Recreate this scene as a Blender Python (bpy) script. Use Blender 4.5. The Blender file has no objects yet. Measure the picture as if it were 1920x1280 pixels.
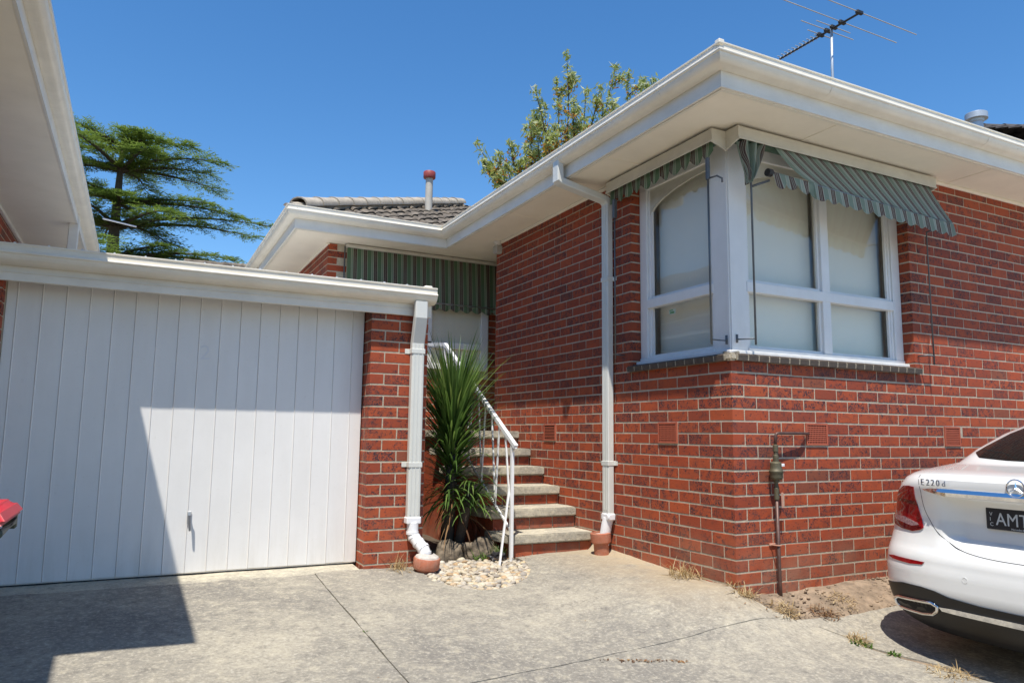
import bpy, bmesh, math, random
import numpy as np
from mathutils import Vector, Matrix, noise
from mathutils.geometry import delaunay_2d_cdt
random.seed(7)
R = math.radians
scene = bpy.context.scene
col = scene.collection

# ------------------------------------------------------------------ camera
CAM = Vector((-3.763, -3.957, 1.030))
r_ = Vector((0.89066, -0.45309, 0.0120)); f_ = Vector((0.4485, 0.8847, 0.1268))
f_.normalize(); u_ = r_.cross(f_).normalized(); r_ = f_.cross(u_).normalized()
YAW, PITCH, ROLL = 0.469158, 0.127131, 0.012098
fw = Vector((math.sin(YAW)*math.cos(PITCH), math.cos(YAW)*math.cos(PITCH), math.sin(PITCH)))
rt = Vector((math.cos(YAW), -math.sin(YAW), 0)); up = rt.cross(fw)
r2 = math.cos(ROLL)*rt + math.sin(ROLL)*up; u2 = -math.sin(ROLL)*rt + math.cos(ROLL)*up
cd = bpy.data.cameras.new('camera'); cam = bpy.data.objects.new('camera', cd); col.objects.link(cam)
m3 = Matrix((r2, u2, -fw)).transposed()
cam.matrix_world = Matrix.Translation(CAM) @ m3.to_4x4()
cd.sensor_fit = 'HORIZONTAL'; cd.sensor_width = 36.0; cd.lens = 1378.9/1920*36
cd.clip_start = 0.05; cd.clip_end = 3000
scene.camera = cam

# ------------------------------------------------------------------ light
SUN = Vector((0.272, 0.365, -1.0)).normalized()          # direction the light travels
w = bpy.data.worlds.new('World'); scene.world = w; w.use_nodes = True
nt = w.node_tree; bg = nt.nodes['Background']
sky = nt.nodes.new('ShaderNodeTexSky'); sky.sky_type = 'NISHITA'; sky.sun_disc = False
sky.sun_elevation = math.asin(-SUN.z); sky.sun_rotation = math.atan2(-SUN.x, -SUN.y)
sky.altitude = 100; sky.air_density = 1.0; sky.dust_density = 0.15; sky.ozone_density = 3.5
hs = nt.nodes.new('ShaderNodeHueSaturation'); hs.inputs['Saturation'].default_value = 1.245; hs.inputs['Value'].default_value = 1.38
nt.links.new(sky.outputs[0], hs.inputs['Color']); nt.links.new(hs.outputs[0], bg.inputs[0]); bg.inputs[1].default_value = 0.11
sl = bpy.data.lights.new('sun', 'SUN'); sl.energy = 5.0; sl.angle = R(0.53); sl.color = (1.0, 0.945, 0.855)
so = bpy.data.objects.new('sun', sl); col.objects.link(so)
so.rotation_euler = SUN.to_track_quat('-Z', 'Y').to_euler(); so.location = (-6, -8, 14)
vs = scene.view_settings; vs.view_transform = 'Standard'; vs.look = 'None'; vs.exposure = 0.30; vs.gamma = 1.0
vs.use_curve_mapping = False
scene.render.engine = 'CYCLES'; scene.cycles.max_bounces = 7; scene.cycles.diffuse_bounces = 4
scene.cycles.transparent_max_bounces = 8

# ------------------------------------------------------------------ helpers
def tag(o, label=None, cat=None, group=None, kind=None):
    if label: o['label'] = label
    if cat: o['category'] = cat
    if group: o['group'] = group
    if kind: o['kind'] = kind
    return o
def empty(name, loc, label=None, cat=None, group=None, kind=None):
    o = bpy.data.objects.new(name, None); col.objects.link(o); o.location = loc; o.empty_display_size = 0.1
    return tag(o, label, cat, group, kind)
def wloc(o):
    v = Vector((0, 0, 0))
    while o: v += o.location; o = o.parent
    return v
class MB:
    """collects geometry in world coordinates; build() links it as one mesh"""
    def __init__(s): s.v = []; s.f = []; s.m = []; s.mi = 0
    def add(s, vs, fs):
        b = len(s.v); s.v += [tuple(p) for p in vs]; s.f += [tuple(b+i for i in f) for f in fs]; s.m += [s.mi]*len(fs); return s
    def box(s, x0, x1, y0, y1, z0, z1, T=None):
        p = [(x, y, z) for z in (z0, z1) for x, y in ((x0, y0), (x1, y0), (x1, y1), (x0, y1))]
        if T: p = [T(*q) for q in p]
        return s.add(p, [(3,2,1,0),(4,5,6,7),(0,1,5,4),(1,2,6,5),(2,3,7,6),(3,0,4,7)])
    def bbox(s, x0, x1, y0, y1, z0, z1, b=.004, T=None):
        bm = bmesh.new(); bmesh.ops.create_cube(bm, size=1)
        for v in bm.verts: v.co = Vector(((x0+x1)/2+v.co.x*(x1-x0), (y0+y1)/2+v.co.y*(y1-y0), (z0+z1)/2+v.co.z*(z1-z0)))
        bmesh.ops.bevel(bm, geom=bm.edges[:], offset=b, segments=1, affect='EDGES', profile=.5)
        return s.bm(bm, T)
    def bm(s, bm, T=None):
        bm.verts.index_update(); s.add([T(*v.co) if T else tuple(v.co) for v in bm.verts], [[v.index for v in f.verts] for f in bm.faces]); bm.free(); return s
    def tube(s, path, r, n=8, cap=True, square=False):
        path = [Vector(p) for p in path]; rings = []; prev = None
        if not hasattr(r, '__len__'): r = [r]*len(path)
        for i, p in enumerate(path):
            if i == 0: t = path[1]-p
            elif i == len(path)-1: t = p-path[i-1]
            else: t = (path[i+1]-p).normalized()+(p-path[i-1]).normalized()
            t = t.normalized()
            if prev is None:
                a = Vector((0,0,1)) if abs(t.z) < .9 else Vector((0,1,0))
                x = t.cross(a).normalized()
            else: x = (prev-t*prev.dot(t)).normalized()
            prev = x; y = t.cross(x)
            ph = math.pi/4 if square else 0
            k = 1.0
            if 0 < i < len(path)-1:
                c = (path[i+1]-p).normalized().dot((p-path[i-1]).normalized()); k = 1/max(.5, math.sqrt((1+c)/2)) if square else 1.0
            rings.append([p+(x*math.cos(ph+2*math.pi*j/n)+y*math.sin(ph+2*math.pi*j/n))*r[i]*k for j in range(n)])
        vs = [q for g in rings for q in g]; fs = []
        for i in range(len(path)-1):
            for j in range(n): fs.append((i*n+j, i*n+(j+1)%n, (i+1)*n+(j+1)%n, (i+1)*n+j))
        if cap: fs.append(tuple(range(n-1, -1, -1))); fs.append(tuple((len(path)-1)*n+j for j in range(n)))
        return s.add(vs, fs)
    def lathe(s, c, prof, n=24, ax=(0,0,1), tilt=None):
        c = Vector(c); q = Vector((0,0,1)).rotation_difference(Vector(ax)); vs = []; fs = []
        for r, z in prof:
            for j in range(n):
                a = 2*math.pi*j/n; vs.append(c+q@Vector((r*math.cos(a), r*math.sin(a), z)))
        for i in range(len(prof)-1):
            for j in range(n): fs.append((i*n+j, i*n+(j+1)%n, (i+1)*n+(j+1)%n, (i+1)*n+j))
        return s.add(vs, fs)
    def prism(s, poly, d0, d1, T):
        """polygon (u,z) extruded along n from d0 to d1; T(u,n,z)"""
        n = len(poly); vs = [T(u, d0, z) for u, z in poly]+[T(u, d1, z) for u, z in poly]
        fs = [tuple(range(n-1,-1,-1)), tuple(range(n, 2*n))]+[(i, (i+1)%n, n+(i+1)%n, n+i) for i in range(n)]
        return s.add(vs, fs)
    def build(s, name, mats, parent=None, smooth=False, auto=None, recalc=True):
        me = bpy.data.meshes.new(name); o = Vector((0,0,0))
        if parent: o = wloc(parent)
        me.from_pydata([(p[0]-o.x, p[1]-o.y, p[2]-o.z) for p in s.v], [], s.f)
        if not isinstance(mats, (list, tuple)): mats = [mats]
        for m in mats: me.materials.append(m)
        if len(mats) > 1: me.polygons.foreach_set('material_index', s.m)
        if recalc:
            b = bmesh.new(); b.from_mesh(me); bmesh.ops.recalc_face_normals(b, faces=b.faces[:]); b.to_mesh(me); b.free()
        if smooth: me.polygons.foreach_set('use_smooth', [True]*len(me.polygons))
        if auto is not None: smooth_by_angle(me, auto)
        ob = bpy.data.objects.new(name, me); col.objects.link(ob)
        if parent: ob.parent = parent
        return ob
def smooth_by_angle(me, deg):
    me.polygons.foreach_set('use_smooth', [True]*len(me.polygons))
    b = bmesh.new(); b.from_mesh(me)
    for e in b.edges:
        if len(e.link_faces) == 2: e.smooth = e.calc_face_angle(0) < R(deg)
    b.to_mesh(me); b.free()
# wall frames: T(u, n, z) with n outwards
def TL(x0=0, y0=0): return lambda u, n, z: (x0-n, y0+u, z)      # faces -X, u along +Y
def TR(x0=0, y0=0): return lambda u, n, z: (x0+u, y0-n, z)      # faces -Y, u along +X

# ------------------------------------------------------------------ materials
def mat(name, color, rough=.6, metal=0, spec=.5, noise_amt=.06, noise_scale=6, bump=0, bscale=80, coat=0, trans=0):
    m = bpy.data.materials.new(name); m.use_nodes = True; n = m.node_tree.nodes; l = m.node_tree.links
    b = n['Principled BSDF']; b.inputs['Roughness'].default_value = rough; b.inputs['Metallic'].default_value = metal
    b.inputs['Specular IOR Level'].default_value = spec; b.inputs['Coat Weight'].default_value = coat
    g = n.new('ShaderNodeNewGeometry')
    nz = n.new('ShaderNodeTexNoise'); nz.inputs['Scale'].default_value = noise_scale; nz.inputs['Detail'].default_value = 6
    nz.inputs['Roughness'].default_value = .65
    l.new(g.outputs['Position'], nz.inputs['Vector'])
    mp = n.new('ShaderNodeMapRange'); mp.inputs[1].default_value = .25; mp.inputs[2].default_value = .75
    mp.inputs[3].default_value = 1-noise_amt*1.6; mp.inputs[4].default_value = 1+noise_amt*.6
    l.new(nz.outputs[0], mp.inputs[0])
    mx = n.new('ShaderNodeMix'); mx.data_type = 'RGBA'; mx.blend_type = 'MULTIPLY'; mx.inputs[0].default_value = 1
    mx.inputs[6].default_value = (*color, 1); l.new(mp.outputs[0], mx.inputs[7]); l.new(mx.outputs[2], b.inputs['Base Color'])
    if bump:
        n2 = n.new('ShaderNodeTexNoise'); n2.inputs['Scale'].default_value = bscale; n2.inputs['Detail'].default_value = 4
        l.new(g.outputs['Position'], n2.inputs['Vector'])
        bp = n.new('ShaderNodeBump'); bp.inputs['Strength'].default_value = bump; bp.inputs['Distance'].default_value = .01
        l.new(n2.outputs[0], bp.inputs['Height']); l.new(bp.outputs[0], b.inputs['Normal'])
    return m
def ramp(n, stops):
    r = n.new('ShaderNodeValToRGB'); e = r.color_ramp.elements
    e[0].position = stops[0][0]; e[0].color = (*stops[0][1], 1); e[1].position = stops[-1][0]; e[1].color = (*stops[-1][1], 1)
    for p, c in stops[1:-1]: q = e.new(p); q.color = (*c, 1)
    return r
def math_n(n, l, op, a, b=None, clamp=False):
    x = n.new('ShaderNodeMath'); x.operation = op; x.use_clamp = clamp
    for i, q in enumerate((a, b)):
        if q is None: continue
        if isinstance(q, (int, float)): x.inputs[i].default_value = q
        else: l.new(q, x.inputs[i])
    return x.outputs[0]
def mixc(n, l, fac, a, b, mode='MIX'):
    x = n.new('ShaderNodeMix'); x.data_type = 'RGBA'; x.blend_type = mode
    for i, q in ((0, fac), (6, a), (7, b)):
        if isinstance(q, (int, float)): x.inputs[i].default_value = q
        elif isinstance(q, tuple): x.inputs[i].default_value = (*q, 1)
        else: l.new(q, x.inputs[i])
    return x.outputs[2]
def noise_n(n, l, vec, scale, detail=4, rough=.6):
    x = n.new('ShaderNodeTexNoise'); x.inputs['Scale'].default_value = scale; x.inputs['Detail'].default_value = detail
    x.inputs['Roughness'].default_value = rough; l.new(vec, x.inputs['Vector']); return x
def mrange(n, l, v, a, b, c=0, d=1):
    x = n.new('ShaderNodeMapRange'); l.new(v, x.inputs[0])
    for i, q in enumerate((a, b, c, d)): x.inputs[i+1].default_value = q
    return x.outputs[0]
def brick_mat():
    m = bpy.data.materials.new('clinker_brick'); m.use_nodes = True; n = m.node_tree.nodes; l = m.node_tree.links
    b = n['Principled BSDF']; g = n.new('ShaderNodeNewGeometry'); oi = n.new('ShaderNodeObjectInfo'); at = n.new('ShaderNodeAttribute'); at.attribute_name = 'rnd'
    rnd = math_n(n, l, 'FRACT', math_n(n, l, 'ADD', oi.outputs['Random'], at.outputs['Fac']))
    r2_ = math_n(n, l, 'FRACT', math_n(n, l, 'MULTIPLY', rnd, 17.31)); r3_ = math_n(n, l, 'FRACT', math_n(n, l, 'MULTIPLY', rnd, 53.77))
    off = n.new('ShaderNodeVectorMath'); off.operation = 'SCALE'; off.inputs[0].default_value = (13, 7, 29); l.new(rnd, off.inputs['Scale'])
    ad = n.new('ShaderNodeVectorMath'); l.new(g.outputs['Position'], ad.inputs[0]); l.new(off.outputs[0], ad.inputs[1]); P = ad.outputs[0]
    base = ramp(n, [(0, (.325,.056,.021)), (.3, (.40,.078,.025)), (.55, (.36,.066,.022)), (.8, (.30,.053,.021)), (.95, (.25,.050,.023)), (1, (.225,.068,.034))])
    l.new(rnd, base.inputs[0])
    big = noise_n(n, l, P, 9, 3)
    c = mixc(n, l, mrange(n, l, big.outputs[0], .4, .75, 0, .55), base.outputs[0], (.20,.052,.028))
    # dark manganese blotches, stronger on some bricks
    bl = noise_n(n, l, P, 22, 4, .7); bl2 = noise_n(n, l, P, 85, 3, .6)
    area = math_n(n, l, 'ADD', bl.outputs[0], math_n(n, l, 'MULTIPLY', math_n(n, l, 'SUBTRACT', r2_, .5), .20))
    am = mrange(n, l, area, .485, .615)
    sp = mrange(n, l, bl2.outputs[0], .46, .56)
    dk = math_n(n, l, 'MULTIPLY', am, math_n(n, l, 'ADD', math_n(n, l, 'MULTIPLY', sp, .85), .16), True)
    c = mixc(n, l, dk, c, (.045,.022,.028))
    vo = n.new('ShaderNodeTexVoronoi'); vo.inputs['Scale'].default_value = 42; l.new(P, vo.inputs['Vector'])
    pit = mrange(n, l, vo.outputs['Distance'], .16, .26, 1, 0)
    pit = math_n(n, l, 'MULTIPLY', pit, math_n(n, l, 'GREATER_THAN', r3_, .35))
    sel = noise_n(n, l, P, 31, 1); pit = math_n(n, l, 'MULTIPLY', pit, mrange(n, l, sel.outputs[0], .5, .56))
    c = mixc(n, l, math_n(n, l, 'MULTIPLY', pit, .85), c, (.035,.02,.025))
    v2 = n.new('ShaderNodeTexVoronoi'); v2.inputs['Scale'].default_value = 150; l.new(P, v2.inputs['Vector'])
    lt = math_n(n, l, 'MULTIPLY', mrange(n, l, v2.outputs['Distance'], .10, .2, .7, 0), mrange(n, l, area, .52, .6))
    c = mixc(n, l, lt, c, (.50,.34,.20))
    # mineral dust near the ground
    sx = n.new('ShaderNodeSeparateXYZ'); l.new(g.outputs['Position'], sx.inputs[0])
    dn = noise_n(n, l, g.outputs['Position'], 3, 4)
    du = math_n(n, l, 'MULTIPLY', mrange(n, l, sx.outputs[2], .0, .45, .42, 0), mrange(n, l, dn.outputs[0], .35, .65))
    c = mixc(n, l, du, c, (.38,.25,.17))
    l.new(c, b.inputs['Base Color']); b.inputs['Roughness'].default_value = .72; b.inputs['Specular IOR Level'].default_value = .35
    bp = n.new('ShaderNodeBump'); bp.inputs['Strength'].default_value = .5; bp.inputs['Distance'].default_value = .004
    hgt = math_n(n, l, 'SUBTRACT', bl2.outputs[0], math_n(n, l, 'MULTIPLY', pit, .8)); l.new(hgt, bp.inputs['Height']); l.new(bp.outputs[0], b.inputs['Normal'])
    return m
def concrete_mat(name='weathered_concrete', tone=(.375,.342,.272), tan=True):
    m = bpy.data.materials.new(name); m.use_nodes = True; n = m.node_tree.nodes; l = m.node_tree.links
    b = n['Principled BSDF']; g = n.new('ShaderNodeNewGeometry'); P = g.outputs['Position']
    n0 = noise_n(n, l, P, .75, 5, .6); n1 = noise_n(n, l, P, 2.3, 7, .7); n2 = noise_n(n, l, P, 13, 6, .72); n3 = noise_n(n, l, P, 48, 5, .75); n4 = noise_n(n, l, P, 170, 3, .7)
    lo = (tone[0]*.56, tone[1]*.57, tone[2]*.62)
    c = mixc(n, l, mrange(n, l, n0.outputs[0], .38, .64), lo, tone)
    c = mixc(n, l, mrange(n, l, n1.outputs[0], .46, .70, 0, .6), c, lo)
    c = mixc(n, l, mrange(n, l, n2.outputs[0], .50, .66, 0, .55), c, (tone[0]*1.32, tone[1]*1.30, tone[2]*1.24))
    c = mixc(n, l, mrange(n, l, n2.outputs[0], .45, .33, 0, .7), c, (tone[0]*.42, tone[1]*.42, tone[2]*.45))
    c = mixc(n, l, mrange(n, l, n3.outputs[0], .52, .66, 0, .55), c, (.58,.53,.43))
    c = mixc(n, l, mrange(n, l, n3.outputs[0], .46, .34, 0, .55), c, (.15,.14,.125))
    c = mixc(n, l, mrange(n, l, n4.outputs[0], .62, .75, 0, .35), c, (.62,.58,.50))
    c = mixc(n, l, mrange(n, l, n4.outputs[0], .38, .27, 0, .45), c, (.12,.11,.10))
    if tan:   # sandy silt washed along the foot of the brick wall
        sx = n.new('ShaderNodeSeparateXYZ'); l.new(P, sx.inputs[0])
        t = math_n(n, l, 'MULTIPLY', mrange(n, l, sx.outputs[0], -.75, -.05), mrange(n, l, sx.outputs[1], -.35, .1))
        t = math_n(n, l, 'MULTIPLY', t, mrange(n, l, n1.outputs[0], .3, .5)); 
        c = mixc(n, l, math_n(n, l, 'MULTIPLY', t, .75), c, (.44,.345,.22))
    l.new(c, b.inputs['Base Color']); b.inputs['Roughness'].default_value = .88; b.inputs['Specular IOR Level'].default_value = .25
    bp = n.new('ShaderNodeBump'); bp.inputs['Strength'].default_value = .7; bp.inputs['Distance'].default_value = .006
    l.new(math_n(n, l, 'ADD', n3.outputs[0], math_n(n, l, 'MULTIPLY', n4.outputs[0], .6)), bp.inputs['Height']); l.new(bp.outputs[0], b.inputs['Normal'])
    return m
def stripe_mat(name, axis, period=.128, phase=0., sheen=.0):
    """woven canvas: green bands, narrow cream lines, brown stripes"""
    m = bpy.data.materials.new(name); m.use_nodes = True; n = m.node_tree.nodes; l = m.node_tree.links
    b = n['Principled BSDF']; at = n.new('ShaderNodeAttribute'); at.attribute_name = 'run'
    u = math_n(n, l, 'FRACT', math_n(n, l, 'ADD', math_n(n, l, 'DIVIDE', at.outputs['Fac'], period), phase))
    rp = n.new('ShaderNodeValToRGB'); rp.color_ramp.interpolation = 'CONSTANT'
    G = (.135,.215,.115); Cc = (.52,.53,.40); B = (.082,.038,.030); G2 = (.24,.31,.20)
    st = [(0, G), (.36, Cc), (.40, G2), (.55, Cc), (.59, B), (.70, Cc), (.72, B), (.80, Cc), (.82, B), (.93, Cc), (.97, G)]
    if axis == 1:  # paler tints: light shining through the cloth is put into the colour
        sub = {G: (.27,.34,.27), Cc: (.58,.58,.48), B: (.125,.075,.068), G2: (.37,.43,.36)}; st = [(p, sub[c]) for p, c in st]; G, Cc = st[0][1], st[1][1]
    e = rp.color_ramp.elements; e[0].position = 0; e[0].color = (*G, 1); e[1].position = .36; e[1].color = (*Cc, 1)
    for p, c in st[2:]: q = e.new(p); q.color = (*c, 1)
    l.new(u, rp.inputs[0])
    g = n.new('ShaderNodeNewGeometry'); nz = noise_n(n, l, g.outputs['Position'], 5, 5)
    c = mixc(n, l, mrange(n, l, nz.outputs[0], .4, .75, 0, .35), rp.outputs[0], (.20,.21,.16))
    l.new(c, b.inputs['Base Color']); b.inputs['Roughness'].default_value = .9; b.inputs['Specular IOR Level'].default_value = .2
    tr = n.new('ShaderNodeBsdfTranslucent'); l.new(c, tr.inputs[0]); mx = n.new('ShaderNodeMixShader'); mx.inputs[0].default_value = .35
    l.new(b.outputs[0], mx.inputs[1]); l.new(tr.outputs[0], mx.inputs[2]); l.new(mx.outputs[0], n['Material Output'].inputs[0])
    return m
def leaf_mat(name, stops, trans=.35, rough=.5, nscale=3.0):
    m = bpy.data.materials.new(name); m.use_nodes = True; n = m.node_tree.nodes; l = m.node_tree.links
    b = n['Principled BSDF']; at = n.new('ShaderNodeAttribute'); at.attribute_name = 'rnd'
    r = ramp(n, stops); l.new(at.outputs['Fac'], r.inputs[0]); l.new(r.outputs[0], b.inputs['Base Color'])
    b.inputs['Roughness'].default_value = rough; b.inputs['Specular IOR Level'].default_value = .4
    tr = n.new('ShaderNodeBsdfTranslucent'); l.new(r.outputs[0], tr.inputs[0]); mx = n.new('ShaderNodeMixShader'); mx.inputs[0].default_value = trans
    l.new(b.outputs[0], mx.inputs[1]); l.new(tr.outputs[0], mx.inputs[2]); l.new(mx.outputs[0], n['Material Output'].inputs[0])
    return m
def glass_mat(name, tint=(.97,.98,.97), spec_only=True):
    m = bpy.data.materials.new(name); m.use_nodes = True; n = m.node_tree.nodes; l = m.node_tree.links
    for x in list(n):
        if x.type == 'BSDF_PRINCIPLED': n.remove(x)
    t = n.new('ShaderNodeBsdfTransparent'); t.inputs[0].default_value = (*tint, 1)
    gl = n.new('ShaderNodeBsdfGlossy'); gl.inputs['Roughness'].default_value = .02
    lw = n.new('ShaderNodeLayerWeight'); lw.inputs[0].default_value = .5
    g = n.new('ShaderNodeNewGeometry'); nz = noise_n(n, l, g.outputs['Position'], 1.2, 1)
    bp = n.new('ShaderNodeBump'); bp.inputs['Strength'].default_value = .06; bp.inputs['Distance'].default_value = .05
    l.new(nz.outputs[0], bp.inputs['Height']); l.new(bp.outputs[0], gl.inputs['Normal'])
    mx = n.new('ShaderNodeMixShader'); l.new(math_n(n, l, 'ADD', math_n(n, l, 'MULTIPLY', math_n(n, l, 'POWER', lw.outputs['Facing'], 5.0), .9), .055, True), mx.inputs[0]); l.new(t.outputs[0], mx.inputs[1]); l.new(gl.outputs[0], mx.inputs[2])
    l.new(mx.outputs[0], n['Material Output'].inputs[0]); return m
def grime(m, color, amt, zlo, zhi, scale=(9, 9, 1.2)):
    """streaky dirt, heavier towards zlo"""
    n = m.node_tree.nodes; l = m.node_tree.links; b = n['Principled BSDF']; src = b.inputs['Base Color'].links[0].from_socket
    g = n.new('ShaderNodeNewGeometry'); mp = n.new('ShaderNodeMapping'); mp.inputs['Scale'].default_value = scale; l.new(g.outputs['Position'], mp.inputs['Vector'])
    nz = noise_n(n, l, mp.outputs[0], 1.0, 6, .7); sp = noise_n(n, l, g.outputs['Position'], 40, 4, .7); sx = n.new('ShaderNodeSeparateXYZ'); l.new(g.outputs['Position'], sx.inputs[0])
    hgt = mrange(n, l, sx.outputs[2], zlo, zhi, 1, .22)
    f = math_n(n, l, 'MULTIPLY', math_n(n, l, 'MULTIPLY', mrange(n, l, nz.outputs[0], .42, .72), hgt), amt)
    f = math_n(n, l, 'ADD', f, math_n(n, l, 'MULTIPLY', mrange(n, l, sp.outputs[0], .62, .74), amt*.5), True)
    l.new(mixc(n, l, f, src, color), b.inputs['Base Color'])
    l.new(mrange(n, l, nz.outputs[0], .3, .7, b.inputs['Roughness'].default_value-.06, b.inputs['Roughness'].default_value+.16), b.inputs['Roughness'])
M = {}
M['brick'] = brick_mat()
M['mortar'] = mat('mortar', (.50,.43,.32), .9, noise_amt=.18, noise_scale=25, bump=.5, bscale=160)
M['white'] = mat('white_gloss_paint', (.80,.785,.755), .38, noise_amt=.05, noise_scale=3)
M['gutter'] = mat('off_white_gutter_enamel', (.84,.785,.665), .33, noise_amt=.05, noise_scale=4)
M['fascia'] = mat('off_white_fascia_paint', (.80,.765,.68), .45, noise_amt=.06, noise_scale=4)
M['soffit'] = mat('soffit_sheet', (.91,.84,.70), .7, noise_amt=.05, noise_scale=2)
M['door'] = mat('garage_door_enamel', (.80,.785,.76), .42, noise_amt=.03, noise_scale=3)
M['pipe'] = mat('downpipe_enamel', (.66,.665,.62), .35, noise_amt=.04)
M['pvc'] = mat('white_pvc', (.82,.82,.83), .35, noise_amt=.03)
M['terracotta'] = mat('terracotta', (.46,.155,.085), .75, noise_amt=.2, noise_scale=14, bump=.3)
M['cementwash'] = mat('cement_wash', (.55,.50,.45), .9, noise_amt=.2, noise_scale=20, bump=.4)
M['concrete'] = concrete_mat()
M['step'] = concrete_mat('step_concrete', (.56,.51,.39), False)
M['soil'] = mat('dry_soil', (.30,.225,.155), .95, noise_amt=.42, noise_scale=9, bump=.8, bscale=45)
M['darksoil'] = mat('garden_soil', (.10,.075,.05), .95, noise_amt=.3, noise_scale=12, bump=.8, bscale=50)
M['tile'] = mat('lichened_roof_tile', (.20,.165,.125), .9, noise_amt=.6, noise_scale=7, bump=.6, bscale=60)
M['cap'] = mat('pale_ridge_cap', (.47,.41,.325), .9, noise_amt=.25, noise_scale=9, bump=.4, bscale=60)
M['darktile'] = mat('dark_roof_tile', (.085,.075,.07), .85, noise_amt=.4, noise_scale=8, bump=.4, bscale=60)
M['tilelip'] = mat('dark_tile_lip', (.028,.027,.022), .95, noise_amt=.4, noise_scale=40)  # darker colour for the front lip of each tile
M['deck'] = mat('roof_deck_metal', (.66,.67,.66), .4, metal=.3, noise_amt=.1)
M['sillbrick'] = mat('brown_sill_brick', (.085,.062,.045), .6, noise_amt=.3, noise_scale=25, bump=.3)
M['sillmortar'] = mat('sill_mortar', (.36,.31,.23), .9, noise_amt=.2, noise_scale=25)
M['vent'] = mat('terracotta_vent', (.42,.10,.05), .75, noise_amt=.1, noise_scale=30)
M['dark'] = mat('hollow_shade', (.012,.012,.013), .9, noise_amt=0)  # near-black that paints the shade inside hollows
M['black'] = mat('black_plastic', (.02,.02,.022), .5, noise_amt=.1)
M['steel'] = mat('dull_galvanised_steel', (.30,.31,.33), .45, metal=.7, noise_amt=.15, noise_scale=20)
M['rod'] = mat('grey_awning_rod', (.14,.15,.16), .5, metal=.5, noise_amt=.15, noise_scale=20)
M['alu'] = mat('aluminium', (.62,.63,.65), .35, metal=.8, noise_amt=.1)
M['rail'] = mat('white_rail_paint', (.80,.80,.79), .35, noise_amt=.04)
M['pelmet'] = mat('cream_pelmet_paint', (.64,.60,.50), .5, noise_amt=.1, noise_scale=5)
M['blind'] = mat('white_holland_blind', (.88,.81,.69), .8, noise_amt=.03, noise_scale=2)
M['glass'] = glass_mat('window_glass')
M['canvasX'] = stripe_mat('awning_canvas', 0)
M['canvasLit'] = stripe_mat('lit_awning_canvas', 1)  # lit copy of the awning canvas, its paler tone stands for light
M['greenband'] = mat('green_awning_hem', (.06,.105,.07), .85, noise_amt=.15)
M['flue'] = mat('pale_flue_pipe', (.50,.46,.39), .6, noise_amt=.12)
M['redcap'] = mat('red_flue_cowl', (.32,.055,.045), .55, noise_amt=.15)
M['zinc'] = mat('zinc_flue', (.48,.52,.56), .45, metal=.4, noise_amt=.12)
M['bark'] = mat('tree_bark', (.085,.065,.05), .95, noise_amt=.3, noise_scale=10, bump=.8, bscale=30)
M['cedar'] = leaf_mat('cedar_needles', [(0,(.065,.115,.020)), (.5,(.14,.22,.038)), (1,(.25,.34,.065))], .42, .6)
M['oakleaf'] = leaf_mat('silvery_green_leaf', [(0,(.18,.23,.04)), (.45,(.30,.35,.075)), (.8,(.42,.46,.17)), (1,(.68,.70,.48))], .45, .5)
M['flower'] = leaf_mat('orange_blossom', [(0,(.42,.15,.014)), (.6,(.56,.25,.025)), (1,(.60,.36,.05))], .45, .7)
M['strap'] = leaf_mat('strap_leaf', [(0,(.05,.10,.024)), (.6,(.10,.185,.038)), (.9,(.18,.28,.065)), (1,(.28,.36,.10))], .38, .42)
M['straw'] = leaf_mat('straw_grass', [(0,(.34,.23,.10)), (.6,(.50,.37,.19)), (1,(.60,.49,.29))], .3, .8)
M['brownleaf'] = leaf_mat('dead_leaf', [(0,(.12,.06,.03)), (.6,(.26,.13,.055)), (1,(.40,.26,.12))], .3, .8)
M['weed'] = leaf_mat('weed_leaf', [(0,(.07,.14,.02)), (1,(.15,.26,.05))], .4, .5)
M['rock'] = mat('garden_boulder', (.21,.165,.115), .92, noise_amt=.6, noise_scale=14, bump=1.0, bscale=30)
M['binlid'] = mat('red_bin_plastic', (.55,.02,.03), .4, noise_amt=.05)
M['binbody'] = mat('dark_green_bin_plastic', (.055,.07,.05), .5, noise_amt=.1)
M['brass'] = mat('weathered_olive_brass', (.13,.115,.07), .55, metal=.3, noise_amt=.25, noise_scale=40)
M['copper'] = mat('brown_copper_pipe', (.13,.075,.06), .5, metal=.4, noise_amt=.3, noise_scale=30)
M['tagp'] = mat('faded_tag', (.50,.27,.19), .8, noise_amt=.1)
M['carpaint'] = mat('car_white_paint', (.80,.80,.775), .22, spec=.5, noise_amt=.01, coat=1.0)
M['carglass'] = mat('tinted_car_glass', (.012,.011,.010), .04, spec=.6, noise_amt=0)
M['chrome'] = mat('chrome', (.75,.76,.78), .06, metal=1.0, noise_amt=0)
M['lampred'] = mat('tail_lamp_red', (.30,.004,.008), .08, spec=.6, noise_amt=.25, noise_scale=30, coat=.8)
M['lampdark'] = mat('tail_lamp_dark_red', (.085,.003,.006), .08, spec=.6, noise_amt=.1, coat=.8)
M['lampclear'] = mat('tail_lamp_clear', (.36,.22,.23), .12, spec=.6, noise_amt=.5, noise_scale=90, coat=.8)
M['carblack'] = mat('car_black_trim', (.009,.009,.0095), .5, noise_amt=.1)
M['tyre'] = mat('tyre_rubber', (.018,.018,.018), .85, noise_amt=.2)
M['plate'] = mat('number_plate_black', (.014,.014,.02), .35, noise_amt=0)
M['plateletter'] = mat('plate_lettering', (.55,.58,.60), .4, noise_amt=0)
M['badge'] = mat('badge_chrome', (.30,.32,.36), .2, metal=.9, noise_amt=0)
M['ghost'] = mat('faded_number_mark', (.715,.715,.725), .5, noise_amt=.1)
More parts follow.
